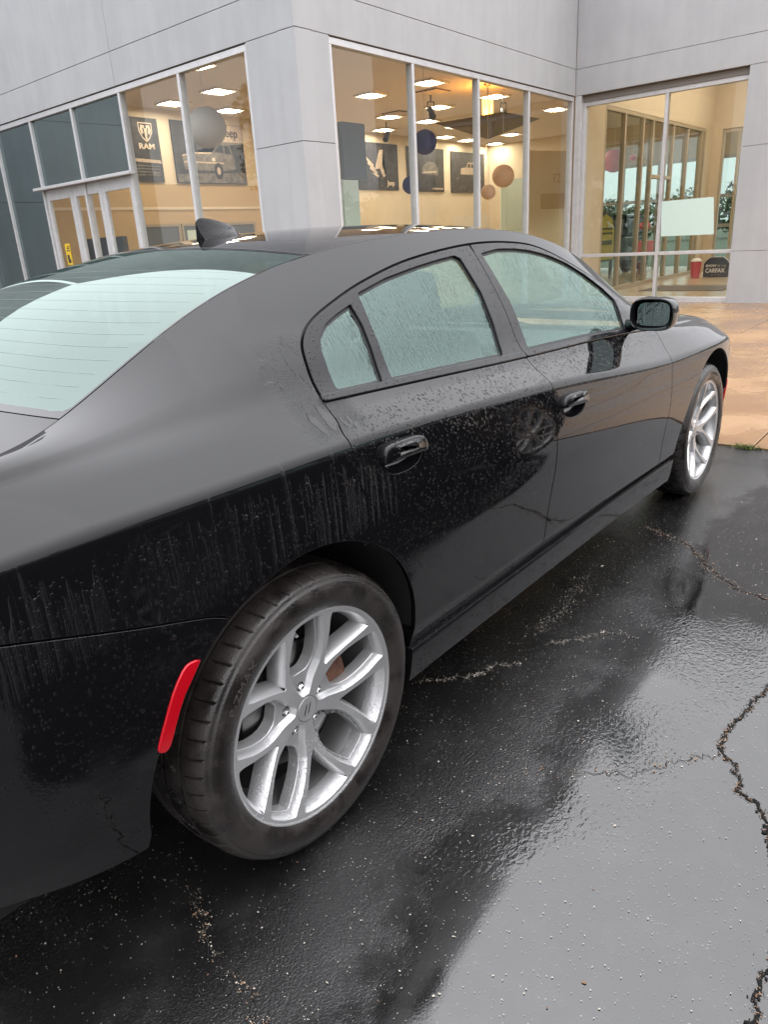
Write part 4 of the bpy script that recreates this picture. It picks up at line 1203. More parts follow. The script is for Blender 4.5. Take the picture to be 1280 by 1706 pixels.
def build_side(car, side):
    fp, fn = fpos_side(side), fnrm_side(side)
    INS = .0031
    o_ = offset_poly
    skin('quarter_panel', 'paint', car, fp, fn, o_(QUARTER, INS), (), GXs, GVs)
    skin('rear_bumper_side', 'paint', car, fp, fn, o_(BUMPER, INS), (), GXs, GVs)
    skin('front_fender', 'paint', car, fp, fn, o_(FENDER, INS), (), GXs, GVs)
    skin('front_bumper_side', 'paint', car, fp, fn, o_(FBUMP, INS), (), GXs, GVs)
    for nm, poly, hnd, glasses in (('rear_door', REARDOOR, HR, (GR, GQ)), ('front_door', FRONTDOOR, HF, (GF,))):
        lower = cut_below(poly, bv); upper = cut_above(poly, bv)
        d_ = skin(nm, 'paint', car, fp, fn, o_(lower, INS), (hnd,), GXs, GVs, hole_depth=.004)
        # frame round the glass: satin black, one piece with holes, belt strip at its foot
        skin('window_frame', 'trim', d_, fp, fn, o_(upper, np.where(dist_poly(RAILGAP, upper) < .0015, .0085, INS)), glasses, GXs, GVs, off=.0015, depth=.016, hole_depth=.012, rnd_r=.002)
        xm0, xm1 = lower[:, 0].min(), lower[:, 0].max()
        up = upper[np.abs(upper[:, 1]-bv) < 1e-6]
        x0, x1 = up[:, 0].min()+.004, up[:, 0].max()-.004
        belt = np.array([(x, t2v(BELT_T+.004)) for x in np.linspace(x0, x1, 30)]+[(x, t2v(4.948)) for x in np.linspace(x1, x0, 30)])
        skin('belt_strip', 'trim', d_, fp, fn, belt, (), GXs, t2v(np.linspace(4.86, 4.96, 5)), off=.006, depth=.012, rnd_r=.004)
        for g in glasses:
            skin('door_glass', 'car_glass', d_, fp, fn, o_(g, -.008), (), GXs, GVs, off=-.0085, edge=False)
        # rubber seal just inside every opening
        for g in glasses:
            skin('glass_seal', 'rubber', d_, fp, fn, o_(g, -.010), (o_(g, .0105),), GXs, GVs, off=-.0075, edge=False)
        # handle: dished cup and pull bar
        L = resample(hnd, .008); c = L.mean(0)
        rings = []; vv = []; ff = []
        for (s, dp) in ((1.02, .0015), (1.0, -.004), (.93, -.013), (.78, -.022), (.5, -.028), (.2, -.030)):
            q = c+(L-c)*s; vv.append(fp(q)+fn(q)*dp)
        m_ = len(L); vv = np.concatenate(vv)
        for r in range(5):
            for i in range(m_):
                j = (i+1) % m_; ff.append((r*m_+i, r*m_+j, (r+1)*m_+j, (r+1)*m_+i))
        ff.append(tuple(range(5*m_, 6*m_)))
        meshpy('handle_cup', vv, ff, MAT['gloss'], d_, True)
        top = cut_above(hnd, c[1]+.002); top = offset_poly(resample(top, .008), -.004)
        cc = top.mean(0); vv = []; ff = []; m_ = len(top)
        for (s, dp) in ((1.0, -.012), (1.0, .010), (.985, .0145), (.94, .0175), (.80, .0195), (.45, .0205)):
            q = cc+(top-cc)*s; vv.append(fp(q)+fn(q)*dp)
        vv = np.concatenate(vv)
        for r in range(5):
            for i in range(m_):
                j = (i+1) % m_; ff.append((r*m_+i, r*m_+j, (r+1)*m_+j, (r+1)*m_+i))
        ff.append(tuple(range(5*m_, 6*m_))[::-1])
        meshpy('handle', vv, ff, MAT['paint'], d_, True)
    # dark rubber filler strips behind the shut lines, added to block light leaks
    for Lc in (RAILGAP, DOORREAR, BGAP, FGAP):
        t_ = np.gradient(Lc, axis=0); t_ /= np.linalg.norm(t_, axis=1, keepdims=True)+1e-9
        nn_ = np.c_[-t_[:, 1], t_[:, 0]]*.018
        A_, B_ = Lc+nn_, Lc-nn_
        vv = np.concatenate([fp(A_)-fn(A_)*.0125, fp(B_)-fn(B_)*.0125]); k_ = len(Lc)
        meshpy('gap_filler', vv, [(i, i+1, k_+i+1, k_+i) for i in range(k_-1)], MAT['rubber'], car)
    # sill: lip along the door bottoms and a leaning face under it
    vv, ff = [], []; XS = np.linspace(.40, 2.575, 60)
    prof = [(-.016, .331), (.007, .3335), (.0125, .331), (.0140, .325), (.0125, .312), (.002, .245), (-.004, .222), (-.03, .207), (-.12, .202)]
    y0 = S(XS, np.zeros(60))[:, 1]
    for i, x in enumerate(XS):
        for (dy, z) in prof: vv.append((x, side*(y0[i]+dy+.006), z-.012*(x-.4)/2.2))
    k = len(prof)
    for i in range(59):
        for j in range(k-1): ff.append((i*k+j, (i+1)*k+j, (i+1)*k+j+1, i*k+j+1))
    ff += [tuple(range(k)), tuple(range(59*k, 60*k))]
    meshpy('side_sill', vv, ff, MAT['sill'], car, True, angle=35)
    # wheel-arch liners
    for (cx, cz, R) in (RC, FC):
        vv, ff = [], []; nA = 26
        for i in range(nA+1):
            a = math.radians(4+172*i/nA)
            for (dy, rr) in ((.015, R+.006), (.06, R+.004), (.30, R-.02)):
                x = cx+rr*math.cos(a); z = max(cz+rr*math.sin(a), .16)
                yb = S(x, solve_t(x, max(z, .33)))[0, 1]
                vv.append((x, side*(yb-dy if dy < .29 else .58), z))
        for i in range(nA):
            for j in range(2): ff.append((i*3+j, (i+1)*3+j, (i+1)*3+j+1, i*3+j+1))
        meshpy('wheel_arch_liner', vv, ff, MAT['dark'], car, True)
    # rear reflector on the edge of the bumper
    RF = xz([(-.330, .694), (-.350, .697), (-.367, .688), (-.392, .650), (-.413, .60), (-.430, .556), (-.432, .542), (-.424, .536), (-.414, .538), (-.405, .555), (-.385, .608), (-.358, .662)], 2)[:-1]
    skin('rear_reflector', 'red', car, fp, fn, RF, (), np.arange(-.5, -.3, .012), t2v(np.linspace(1.5, 3, 16)), off=.004, depth=.01, rnd_r=.003, d=.012)
    FM = np.array([(3.435, t2v(2.6)), (3.475, t2v(2.65)), (3.50, t2v(2.0)), (3.485, t2v(1.55)), (3.465, t2v(1.5))])+np.array([.035, 0])
    skin('front_marker', 'red', car, fp, fn, FM, (), [3.48], t2v(np.linspace(1.5, 2.6, 6)), off=.004, depth=.01, rnd_r=.003)

# top skins over (X, w): w in [-1, 1] across the car
_zcx = [-1.02, -.75, -.45, -.2, 0, .2, .4, .7, 1.0, 1.3, 1.6, 1.8, 2.1, 2.4, 2.7, 3.05, 3.4, 3.7, 3.93]
_zcz = [1.09, 1.136, 1.168, 1.245, 1.325, 1.388, 1.432, 1.463, 1.4765, 1.478, 1.467, 1.448, 1.365, 1.225, 1.07, 1.02, .975, .905, .82]
_zm = natspl(np.array(_zcx), np.array(_zcz)[:, None])
def zc(X):
    X = np.asarray(X, float); x = np.array(_zcx); y = np.array(_zcz)
    i = np.clip(np.searchsorted(x, X)-1, 0, len(x)-2); h = x[i+1]-x[i]; a = (x[i+1]-X)/h; b = 1-a
    return a*y[i]+b*y[i+1]+((a**3-a)*_zm[i, 0]+(b**3-b)*_zm[i+1, 0])*h*h/6
def TW(X, w):
    X = np.asarray(X, float); g = S(X, np.full(X.shape, 6.0))
    yg, zg = g[..., 1], g[..., 2]
    return np.stack([X, w*yg, zg+(zc(X)-zg)*(1-np.abs(w)**2.2)], -1)
def ftop(V): return TW(V[:, 0], V[:, 1]/.6)
def fntop(V):
    X, w = V[:, 0], V[:, 1]/.6
    du = TW(X+.006, w)-TW(X-.006, w); dv = TW(X, w+.01)-TW(X, w-.01)
    n = np.cross(du, dv); n /= np.linalg.norm(n, axis=1, keepdims=True)
    return n*np.sign(n[:, 2:3])
WS = np.linspace(-1, 1, 41)
def across(xc, xe, p=2.0): return np.array([(xc+(xe-xc)*abs(w)**p, w*.6) for w in WS])
S_ROOF_R = across(.395, .465); S_GLASS_B = across(-.455, -.335, 2.6); S_ROOF_F = across(1.86, 1.74); S_COWL = across(2.86, 2.66)
S_HOOD_F = across(3.88, 3.58, 2.4); S_DECK_R = across(-1.02, -1.02)
def between(a, b):
    w1 = a[-1, 1]
    e1 = np.array([(x, w1) for x in np.linspace(a[-1, 0], b[-1, 0], 12)[1:-1]])
    e0 = np.array([(x, -w1) for x in np.linspace(b[0, 0], a[0, 0], 12)[1:-1]])
    return P2(a, e1, b[::-1], e0)
GYt = np.linspace(-.6, .6, 41)

# ---- wheels
def polar(r, a): return np.array([r*math.cos(math.radians(a)), r*math.sin(math.radians(a))])
def face_o(r): return np.interp(r, [0, .034, .05, .08, .13, .20, .24, .252, .262], [.072, .072, .071, .072, .081, .099, .107, .1105, .1125])
def make_wheel(car):
    w = empty('wheel', (0, 0, 0), car)
    # tyre with circumferential grooves and shoulder sipes
    prof = [(.258, -.10), (.262, .108), (.266, .114), (.274, .1195), (.286, .1245), (.300, .1275), (.312, .128), (.322, .1262), (.331, .1222), (.3335, .1212), (.3345, .1196), (.339, .116)]
    for k in range(1, 11): prof.append((.339+.0205*math.sin(k/10*math.pi/2), .116-.058*(1-math.cos(k/10*math.pi/2))*1.0 if k < 10 else .058))
    prof += [(.3598, .056), (.353, .0545), (.353, .0475), (.3602, .046)]
    for k in range(1, 8): prof.append((.3602+.0032*math.sin(k/8*math.pi/2), .046-.046*k/8))
    prof += [(.3634, .004), (.356, .0025), (.356, -.006), (.3634, -.0075)]
    for k in range(1, 7): prof.append((.3634-.003*(k/6)**2, -.0075-.04*k/6))
    prof += [(.353, -.0485), (.353, -.0555), (.3598, -.057)]
    for k in range(1, 9): prof.append((.3598-.0205*(1-math.cos(k/8*math.pi/2)), -.057-.059*math.sin(k/8*math.pi/2)))
    prof += [(.32, -.127), (.29, -.122), (.262, -.108)]
    prof = prof[1:]
    nA = 54*16
    v, f = lathe_np(prof, nA); m = len(prof); v = v.reshape(nA, m, 3)
    P = np.array(prof)
    ang = np.arange(nA)
    for k in range(m):
        r, o = P[k]
        if .060 < o < .112 and r > .338:              # outer shoulder sipes, curved
            sh = (o-.06)*70
            ph = (ang+sh) % 16
            cut = np.where((ph < 1.3), .0062, 0)*min(1, (.1145-o)/.010)
            sc = (r-cut)/r; v[:, k, 0] *= sc; v[:, k, 2] *= sc
        if -.046 < o < .046 and r > .3595:            # slanted J-shaped grooves of the middle ribs
            ph = (ang+abs(o-.046)**1.5*1900) % 32
            cut = np.where((ph < 1.5) & (o > .010) | (ph < 1.5) & (o < -.012), .0065, 0)
            sc = (r-cut)/r; v[:, k, 0] *= sc; v[:, k, 2] *= sc
    meshpy('tyre', v.reshape(-1, 3), f, MAT['tyre'], w, True, angle=50)
    def arc_text(name, s, size, r, a_mid, o, mat, depth, squash=1.2):
        o_ = text_mesh(name, s, size, mat, IDM, w, depth=depth, align='CENTER', squash=squash)
        for q in o_.data.vertices:
            a = math.radians(a_mid)-q.co.x/r; rr = r+q.co.y
            q.co = (rr*math.cos(a), -(o+q.co.z), rr*math.sin(a))
    arc_text('sidewall_lettering', 'P-ZMAX', .022, .300, 138, .1268, 'letter', .0026, 1.5)
    arc_text('sidewall_lettering', '245/45R20', .013, .288, 205, .1245, 'letter', .0016)
    # rim face: five Y spokes; between the Ys a pocket holds each lug and opens into a window further out
    R0 = .2645; PH = 54
    th = np.linspace(0, 2*np.pi, 120, endpoint=False)
    outer = np.c_[R0*np.cos(th), R0*np.sin(th)]
    fronts, thru, lugs = [], [], []
    for k in range(5):
        p = PH+72*k; q = p+36
        small = [polar(.108, p), polar(.135, p-6.5), polar(.19, p-13.8), polar(.2475, p-18.9), polar(.256, p-17.6), polar(.2575, p-9), polar(.258, p), polar(.2575, p+9), polar(.256, p+17.6), polar(.2475, p+18.9), polar(.19, p+13.8), polar(.135, p+6.5)]
        rim_side = [polar(.19, q-18.4), polar(.2485, q-11.4), polar(.2565, q-10.4), polar(.258, q-4), polar(.258, q+4), polar(.2565, q+10.4), polar(.2485, q+11.4), polar(.19, q+18.4)]
        big = [polar(.0375, q), polar(.0385, q-16), polar(.050, q-22), polar(.075, q-23), polar(.105, q-24.5), polar(.135, q-24.6)]+rim_side+[polar(.135, q+24.6), polar(.105, q+24.5), polar(.075, q+23), polar(.050, q+22), polar(.0385, q+16)]
        hole = [polar(.086, q), polar(.087, q-11), polar(.098, q-20), polar(.135, q-24.2)]+rim_side+[polar(.135, q+24.2), polar(.098, q+20), polar(.087, q+11)]
        fronts.append(('s', resample(offset_poly(chaikin(np.array(small), 1), .0009), .006), None))
        fronts.append(('b', resample(offset_poly(chaikin(np.array(big), 1), .0008), .005), resample(offset_poly(chaikin(np.array(hole), 1), .0022), .005)))
        lugs.append(np.c_[.0575*math.cos(math.radians(q))+.0132*np.cos(th[::6]), .0575*math.sin(math.radians(q))+.0132*np.sin(th[::6])])
    cap = np.c_[.0335*np.cos(th[::4]), .0335*np.sin(th[::4])]
    P3, faces = [], []
    def plate(outer_l, hole_ls, G, of):
        loops = [outer_l]+hole_ls
        mm = inside(outer_l, G) if len(G) else np.zeros(0, bool)
        for l in loops[1:]: mm &= ~inside(l, G)
        dm = np.full(len(G), 1e9)
        for l in loops: dm = np.minimum(dm, dist_poly(l, G))
        G = G[mm & (dm > .002)]
        pts, edges = [], []
        for l in loops:
            o = len(pts); pts += [Vector(p) for p in l]; edges += [(o+i, o+(i+1) % len(l)) for i in range(len(l))]
        pts += [Vector(p) for p in G]
        vo, eo, fo, ov, oe, of_ = delaunay_2d_cdt(pts, edges, [], 0, 1e-7)
        V = np.array([tuple(x) for x in vo]); F = np.array([x for x in fo if len(x) == 3]); c = V[F].mean(1)
        ok = inside(outer_l, c)
        for l in loops[1:]: ok &= ~inside(l, c)
        base = len(P3); rr = np.hypot(V[:, 0], V[:, 1])
        P3.extend([(x, -of(r), z) for (x, z), r in zip(V, rr)])
        faces.extend([tuple(int(i)+base for i in q) for q in F[ok]])
        inv = {}
        for i, src in enumerate(ov):
            for s_ in src: inv[s_] = i+base
        res = []; o = 0
        for l in loops: res.append([inv[o+i] for i in range(len(l))]); o += len(l)
        return res
    def wall(idx, loop, of, steps):
        prev = idx; n_ = len(idx)
        for (off, dep) in steps:
            q = offset_poly(loop, off); o = len(P3)
            for (x, z), (x0, z0) in zip(q, loop): P3.append((x, -(of(math.hypot(x0, z0))-dep), z))
            cur = list(range(o, o+n_))
            for i in range(n_): faces.append((prev[i], prev[(i+1) % n_], cur[(i+1) % n_], cur[i]))
            prev = cur
        return prev
    GR_ = np.array([polar(r, a) for r in (.036, .045, .075, .085, .10, .12, .257) for a in range(0, 360, 6)])
    idx = plate(outer, [l for (_, l, h) in fronts]+[cap], GR_, face_o)
    floor_o = lambda r: float(np.interp(r, [0, .09, .13, .26], [.0555, .0565, .064, .090]))
    for i, (kind, l, h) in enumerate(fronts):
        if kind == 's':
            wall(idx[1+i], l, face_o, ((.0007, .0008), (.0112, .030), (.0118, .052)))
        else:
            wall(idx[1+i], l, face_o, ((.0007, .0008), (.0062, .014)))
            l2 = offset_poly(l, .0062)
            # tie the bottom of the pocket wall to a floor plate that carries the lug hole and the window
            l3 = offset_poly(l, .0075); h2 = offset_poly(h, .0092)
            r_ = plate(l3, [h2, lugs[i//2]], np.array([polar(r, PH+36+72*(i//2)+a) for r in (.046, .070, .078) for a in range(-20, 21, 5)]), floor_o)
            pb = len(P3)
            q3 = [P3[j] for j in r_[0]]
            n_ = len(l); top = list(range(len(P3), len(P3)+n_))
            for (x, z), (x0, z0) in zip(l2, l): P3.append((x, -(face_o(math.hypot(x0, z0))-.014), z))
            for j in range(n_): faces.append((top[j], top[(j+1) % n_], r_[0][(j+1) % n_], r_[0][j]))
            wall(r_[1], h2, floor_o, ((.0008, .001), (.002, .012), (.0005, .034)))
            wall(r_[2], lugs[i//2], floor_o, ((.0006, .0008), (.0012, .003), (.0014, .018)))
    rim = meshpy('rim', P3, faces, MAT['rim'], w, True, angle=28)
    bmr = bmesh.new(); bmr.from_mesh(rim.data); bmesh.ops.remove_doubles(bmr, verts=bmr.verts, dist=2e-5); bmesh.ops.recalc_face_normals(bmr, faces=bmr.faces)
    bmr.to_mesh(rim.data); bmr.free()
    v, f = lathe_np([(R0-.0015, .1118), (.266, .1142), (.2685, .1160), (.2715, .1155), (.2725, .112), (.268, .108)], 120); meshpy('rim_lip', v, f, MAT['rim'], w, True)
    v, f = lathe_np([(.262, .107), (.252, .066), (.246, .05), (.238, .0), (.238, -.11)], 72); meshpy('rim_barrel', v, f, MAT['barrel'], w, True)
    v, f = lathe_np([(0, .0735), (.028, .0735), (.0315, .0725), (.0328, .070), (.0328, .05)], 40); meshpy('centre_cap', v, f, MAT['rim'], w, True, angle=30)
    for s in (-1, 1):                                        # two slanted bars on the cap
        bm = bmesh.new(); vs = [bm.verts.new((x, -.0739, z)) for (x, z) in ((-.003+.0065*s-.006, -.014), (.0025+.0065*s-.006, -.010), (.0075+.0065*s, .016), (.0015+.0065*s, .011))]; bm.faces.new(vs)
        obj('cap_emblem', bm, MAT['black'], w)
    for k in range(5):
        a = math.radians(PH+36+72*k); cx, cz = .0575*math.cos(a), .0575*math.sin(a)
        v, f = lathe_np([(0, .0625), (.0045, .063), (.0062, .0612), (.0085, .055), (.0108, .046), (.0118, .042)], 6); meshpy('lug_nut', v, f, MAT['chrome'], w, False, (cx, 0, cz))
        v, f = lathe_np([(.0138, .040), (0, .039)], 16); meshpy('lug_seat', v, f, MAT['black'], w, False, (cx, 0, cz))
    v, f = lathe_np([(.05, .03), (.085, .031), (.09, .018), (.160, .018), (.162, .005), (.07, .004)], 64); meshpy('brake_disc', v, f, MAT['disc'], w, True, angle=30)
    bm = bmesh.new()
    for k in range(9):
        a = math.radians(-20+k*6.2)
    pr = [(.100, .045), (.170, .045), (.178, .02), (.178, -.02), (.10, -.02)]
    vs = []
    for k in range(9):
        a = math.radians(2+k*6)
        vs.append([bm.verts.new((r*math.cos(a), -o_, r*math.sin(a))) for (r, o_) in pr])
    for i in range(8):
        for j in range(len(pr)-1): bm.faces.new((vs[i][j], vs[i+1][j], vs[i+1][j+1], vs[i][j+1]))
    bm.faces.new(vs[0]); bm.faces.new(vs[-1][::-1])
    obj('brake_caliper', bm, MAT['rust'], w)
    v, f = lathe_np([(0, -.03), (.236, -.03)], 40); meshpy('inner_shield', v, f, MAT['dark'], w)
    bm = bmesh.new(); p = polar(.243, 99); q = polar(.222, 97)
    tube(bm, [(p[0], -.085, p[1]), (q[0], -.094, q[1])], [.0036, .0042], 8); obj('valve_stem', bm, MAT['chrome'], w, True)
    return w

car = empty('parked_car', (0, 0, 0))
tag(car, 'wet glossy black four door sedan with silver Y-spoke wheels', 'car')
build_side(car, -1)
build_side(car, 1)
skin('roof', 'paint', car, ftop, fntop, offset_poly(between(S_ROOF_R, S_ROOF_F), .0022), (), np.arange(-1, 4, .05), GYt, d=.03)
rw = skin('rear_window', 'rear_glass', car, ftop, fntop, offset_poly(between(S_GLASS_B, S_ROOF_R), .003), (), np.arange(-1, 4, .05), GYt, off=-.002, edge=False, d=.03)
ww = skin('windshield', 'car_glass', car, ftop, fntop, offset_poly(between(S_ROOF_F, S_COWL), .003), (), np.arange(-1, 4, .05), GYt, off=-.002, edge=False, d=.03)
skin('hood', 'paint', car, ftop, fntop, offset_poly(between(S_COWL, S_HOOD_F), .0022), (), np.arange(-1, 4, .05), GYt, d=.03)
skin('trunk_lid', 'paint', car, ftop, fntop, offset_poly(between(S_DECK_R, S_GLASS_B), .0022), (), np.arange(-1, 4, .04), GYt, d=.03)
# black ceramic band round the rear glass, and heater wires
rg = between(S_GLASS_B, S_ROOF_R)
def shrink_w(poly, a, b0, b1):
    q = poly.copy(); q[:, 1] *= a
    xm = q[:, 0].copy(); f_t = np.clip((xm+.455)/.9, 0, 1)
    q[:, 0] += b0*(1-f_t)-b1*f_t
    return q
band = shrink_w(rg, .985, .032, .012)
skin('glass_border', 'gloss', rw, ftop, fntop, offset_poly(rg, .004), (chaikin(band, 1),), np.arange(-1, 4, .05), GYt, off=-.0012, edge=False, d=.03)
vv, ff = [], []
for k in range(13):
    f_ = .09+.055*k
    for w in np.linspace(-.92, .92, 25):
        xc_ = (-.455+(.12)*abs(w)**2.6)*(1-f_)+(.395+.07*w*w)*f_
        for dx in (-.0004, .0004):
            p = TW(np.array([xc_+dx]), np.array([w]))[0]; vv.append((p[0], p[1], p[2]-.0014))
    o = k*50
    for i in range(24): ff.append((o+2*i, o+2*i+1, o+2*i+3, o+2*i+2))
tag(meshpy('heater_wires', vv, ff, MAT['wire'], rw), kind='stuff')
# dark shell closing gaps beneath the skins
vv, ff = [], []; XS = np.linspace(-.98, 3.9, 90)
for x in XS:
    tt = np.array([0, 1, 2, 3, 3.9, 4.2, 4.6, 4.86])
    p = S(np.full(8, x), tt); arch = min(math.hypot(x-RC[0], 0), math.hypot(x-FC[0], 0)) < .47
    for side in (-1, 1):
        for q in p:
            z = q[2]
            inset = .030
            if arch and z < .86: inset = .30
            vv.append((x, side*(q[1]-inset), z if not (arch and z < .80) else max(z, .80)))
for i in range(89):
    for s_ in range(2):
        for j in range(7):
            a = i*16+s_*8+j; ff.append((a, a+16, a+17, a+1))
meshpy('inner_shell', vv, ff, MAT['dark'], car)
bm = bmesh.new(); bx(bm, .45, 2.62, -.80, .80, .17, .22); bx(bm, -.95, -.5, -.7, .7, .22, .5); bx(bm, .30, .46, -.6, .6, .22, .55); bx(bm, -.5, .5, -.55, .55, .45, .62)
bx(bm, 2.6, 2.66, -.75, .75, .2, .95); bx(bm, 3.5, 3.9, -.45, .45, .2, .5)
obj('underbody', bm, MAT['dark'], car)
bm = bmesh.new(); bx(bm, -.30, .42, -.56, .56, .98, 1.0); bx(bm, .35, 2.6, -.78, .78, .38, .42); bx(bm, 2.0, 2.75, -.70, .70, .70, .93, bev=.05)
obj('cabin_lining', bm, MAT['seat'], car)
for (x, y) in ((1.35, -.38), (1.35, .38), (.50, -.36), (.50, .36)):
    bm = bmesh.new()
    bx(bm, x+.0, x+.52, y-.25, y+.25, .43, .58, bev=.05)
    mx = Matrix.Translation((x, y, .55)) @ Matrix.Rotation(math.radians(-18), 4, 'Y')
    bx(bm, -.08, .07, -.25, .25, 0, .58 if x > 1 else .5, mx, bev=.05)
    bx(bm, -.05, .05, -.13, .13, .62, .80 if x > 1 else .72, mx, bev=.04)
    obj('seat', bm, MAT['seat'], car, True)
# tail and nose caps
def endcap(name, X, bulge, mat):
    vv, ff = [], []; tt = np.linspace(0, 6, 31)
    p = S(np.full(31, X), tt)
    cols = [-1, -.85, -.6, -.3, 0, .3, .6, .85, 1]
    top = lambda w: TW(np.array([X]), np.array([w]))[0, 2]
    for w in cols:
        for q in p:
            z = q[2]
            if abs(w) < 1 and q is p[-1]: z = top(w*.999)
            vv.append((X+bulge*(1-w*w), w*q[1] if abs(w) < 1 else w*q[1], z))
    for i in range(len(cols)-1):
        for j in range(30): a = i*31+j; ff.append((a, a+1, a+32, a+31))
    return meshpy(name, vv, ff, mat, car, True)
tailp = endcap('tail_panel', -1.018, -.06, MAT['paint'])
nose = endcap('nose_panel', 3.928, .06, MAT['paint'])
bm = bmesh.new(); bx(bm, -1.10, -1.05, -.62, .62, .84, .95, bev=.02); obj('tail_light', bm, MAT['red'], car)
for s_ in (-1, 1):
    bm = bmesh.new(); bx(bm, 3.93, 3.985, s_*.20-.14, s_*.20+.14, .56, .66, bev=.02); obj('headlight', bm, MAT['chrome'], car)
bm = bmesh.new(); bx(bm, 3.93, 3.99, -.34, .34, .34, .48, bev=.02); obj('grille', bm, MAT['black'], car)
# door mirrors
def mirror(side):
    vv, ff = [], []; n_ = 40; a = np.linspace(0, 2*np.pi, n_, endpoint=False)
    def ring(x, cy, cz, hw, hh, e=3.2):
        c, s = np.cos(a), np.sin(a)
        y = cy+hw*np.sign(c)*np.abs(c)**(2/e); z = cz+hh*np.sign(s)*np.abs(s)**(2/e)
        return [(x, side*y_, z_) for y_, z_ in zip(y, z)]
    secs = [(2.118, .922, 1.071, .076, .052), (2.104, .922, 1.071, .081, .057), (2.096, .922, 1.071, .0865, .0625), (2.098, .922, 1.071, .090, .066), (2.115, .922, 1.071, .0925, .0685), (2.15, .922, 1.072, .092, .068), (2.19, .920, 1.073, .085, .061), (2.215, .915, 1.074, .068, .047), (2.228, .91, 1.075, .04, .027)]
    for q in secs: vv += ring(*q)
    for i in range(len(secs)-1):
        for k in range(n_): j = (k+1) % n_; ff.append((i*n_+k, i*n_+j, (i+1)*n_+j, (i+1)*n_+k))
    ff.append(tuple(range((len(secs)-1)*n_, len(secs)*n_)))
    mm_ = meshpy('door_mirror', vv, ff, MAT['gloss'], car, True, angle=50)
    g = ring(2.113, .926, 1.071, .064, .0475, 4.0); c = (2.113, side*.926, 1.071)
    rot = []
    for q in g+[c]:
        rot.append((q[0]+.10*(abs(q[1])-.926)*1.0+.0*(q[2]-1.071), q[1], q[2]))
    meshpy('mirror_glass', rot, [(k, (k+1) % n_, n_) for k in range(n_)], MAT['mirror'], mm_)
    bm = bmesh.new(); tube(bm, [(2.17, side*.80, 1.015), (2.165, side*.835, 1.022), (2.16, side*.87, 1.035)], [.030, .024, .026], 12)
    obj('mirror_foot', bm, MAT['gloss'], mm_, True)
mirror(-1); mirror(1)
# fin aerial on the roof
an = []
for i in range(17):
    s_ = i/16; x = .563+.165*s_
    hgt = float(np.interp(s_, [0, .05, .12, .22, .4, .6, .8, .93, 1], [.048, .057, .059, .0575, .051, .041, .028, .015, 0]))
    wd = .036*math.sin(min(1, .35+s_*1.2)*math.pi/2)*(1-s_**6)
    if s_ > .999: wd = .004
    zb = zc(np.array([x]))[0]-.002
    for k in range(9):
        a = math.pi*k/8; yy = math.cos(a); hh = math.sin(a)
        an.append((x-.012*hh*(1-s_), wd*yy*(1-.75*hh**.9)+0, zb+.006+hgt*hh**1.4))
    an.append((x, -wd*1.15, zb-.004)); an.append((x, wd*1.15, zb-.004))
fa = []
order = [10]+list(range(9))[::1]+[9]
for i in range(16):
    ring_ = [10, 0, 1, 2, 3, 4, 5, 6, 7, 8, 9]
    for j in range(10): a_, b_ = ring_[j], ring_[j+1]; fa.append((i*11+a_, i*11+b_, (i+1)*11+b_, (i+1)*11+a_))
fa.append(tuple([10, 0, 1, 2, 3, 4, 5, 6, 7, 8, 9])); 
meshpy('antenna', an, fa, MAT['trim'], car, True, angle=40)
# wheels: build one, copy three
w0 = make_wheel(car)
w0.location = (0, -.802, .361)
for (x, y, rz, spin) in ((3.052, -.802, 0, 62), (0, .802, math.pi, 20), (3.052, .802, math.pi, 50)):
    c = copy_tree(w0, car); c.location = (x, y, .361)
    c.rotation_euler = Matrix.Rotation(rz, 3, 'Z').to_4x4().to_euler() if spin is None else (Matrix.Rotation(rz, 4, 'Z') @ Matrix.Rotation(math.radians(spin), 4, 'Y')).to_euler()

# ------------------------------------------------------------------ a second sedan in the next space, beside the camera; the doors mirror it
c2 = copy_tree(car)
c2.location = (0.30, -3.08, 0)
for ch in list(c2.children):
    if ch.name.split('.')[0] in ('front_marker', 'rear_reflector', 'tail_light'): bpy.data.objects.remove(ch)
c2['label'] = 'second black sedan parked in the next space, mirrored in the doors'

# ------------------------------------------------------------------ trees: a far belt round the lot, a few near ones
def leaf_mesh(name, blobs, n, size, mat, parent=None, seed=1):
    r = np.random.default_rng(seed)
    vv = np.zeros((n, 4, 3)); B = np.array(blobs); wts = B[:, 3]**2; wts = wts/wts.sum()
    k = r.choice(len(B), n, p=wts)
    d = r.normal(size=(n, 3)); d /= np.linalg.norm(d, axis=1, keepdims=True)
    rad = B[k, 3]*r.uniform(.55, 1.05, n)**.6
    c = B[k, :3]+d*rad[:, None]*np.array([1, 1, .8])
    a = r.normal(size=(n, 3)); a /= np.linalg.norm(a, axis=1, keepdims=True)
    b = np.cross(a, d); b /= np.linalg.norm(b, axis=1, keepdims=True)+1e-9
    s = size*r.uniform(.5, 1.3, n)[:, None]
    vv[:, 0] = c-a*s; vv[:, 1] = c-b*s*.6; vv[:, 2] = c+a*s; vv[:, 3] = c+b*s*.6
    f = [(4*i, 4*i+1, 4*i+2, 4*i+3) for i in range(n)]
    return meshpy(name, vv.reshape(-1, 3), f, mat, parent)
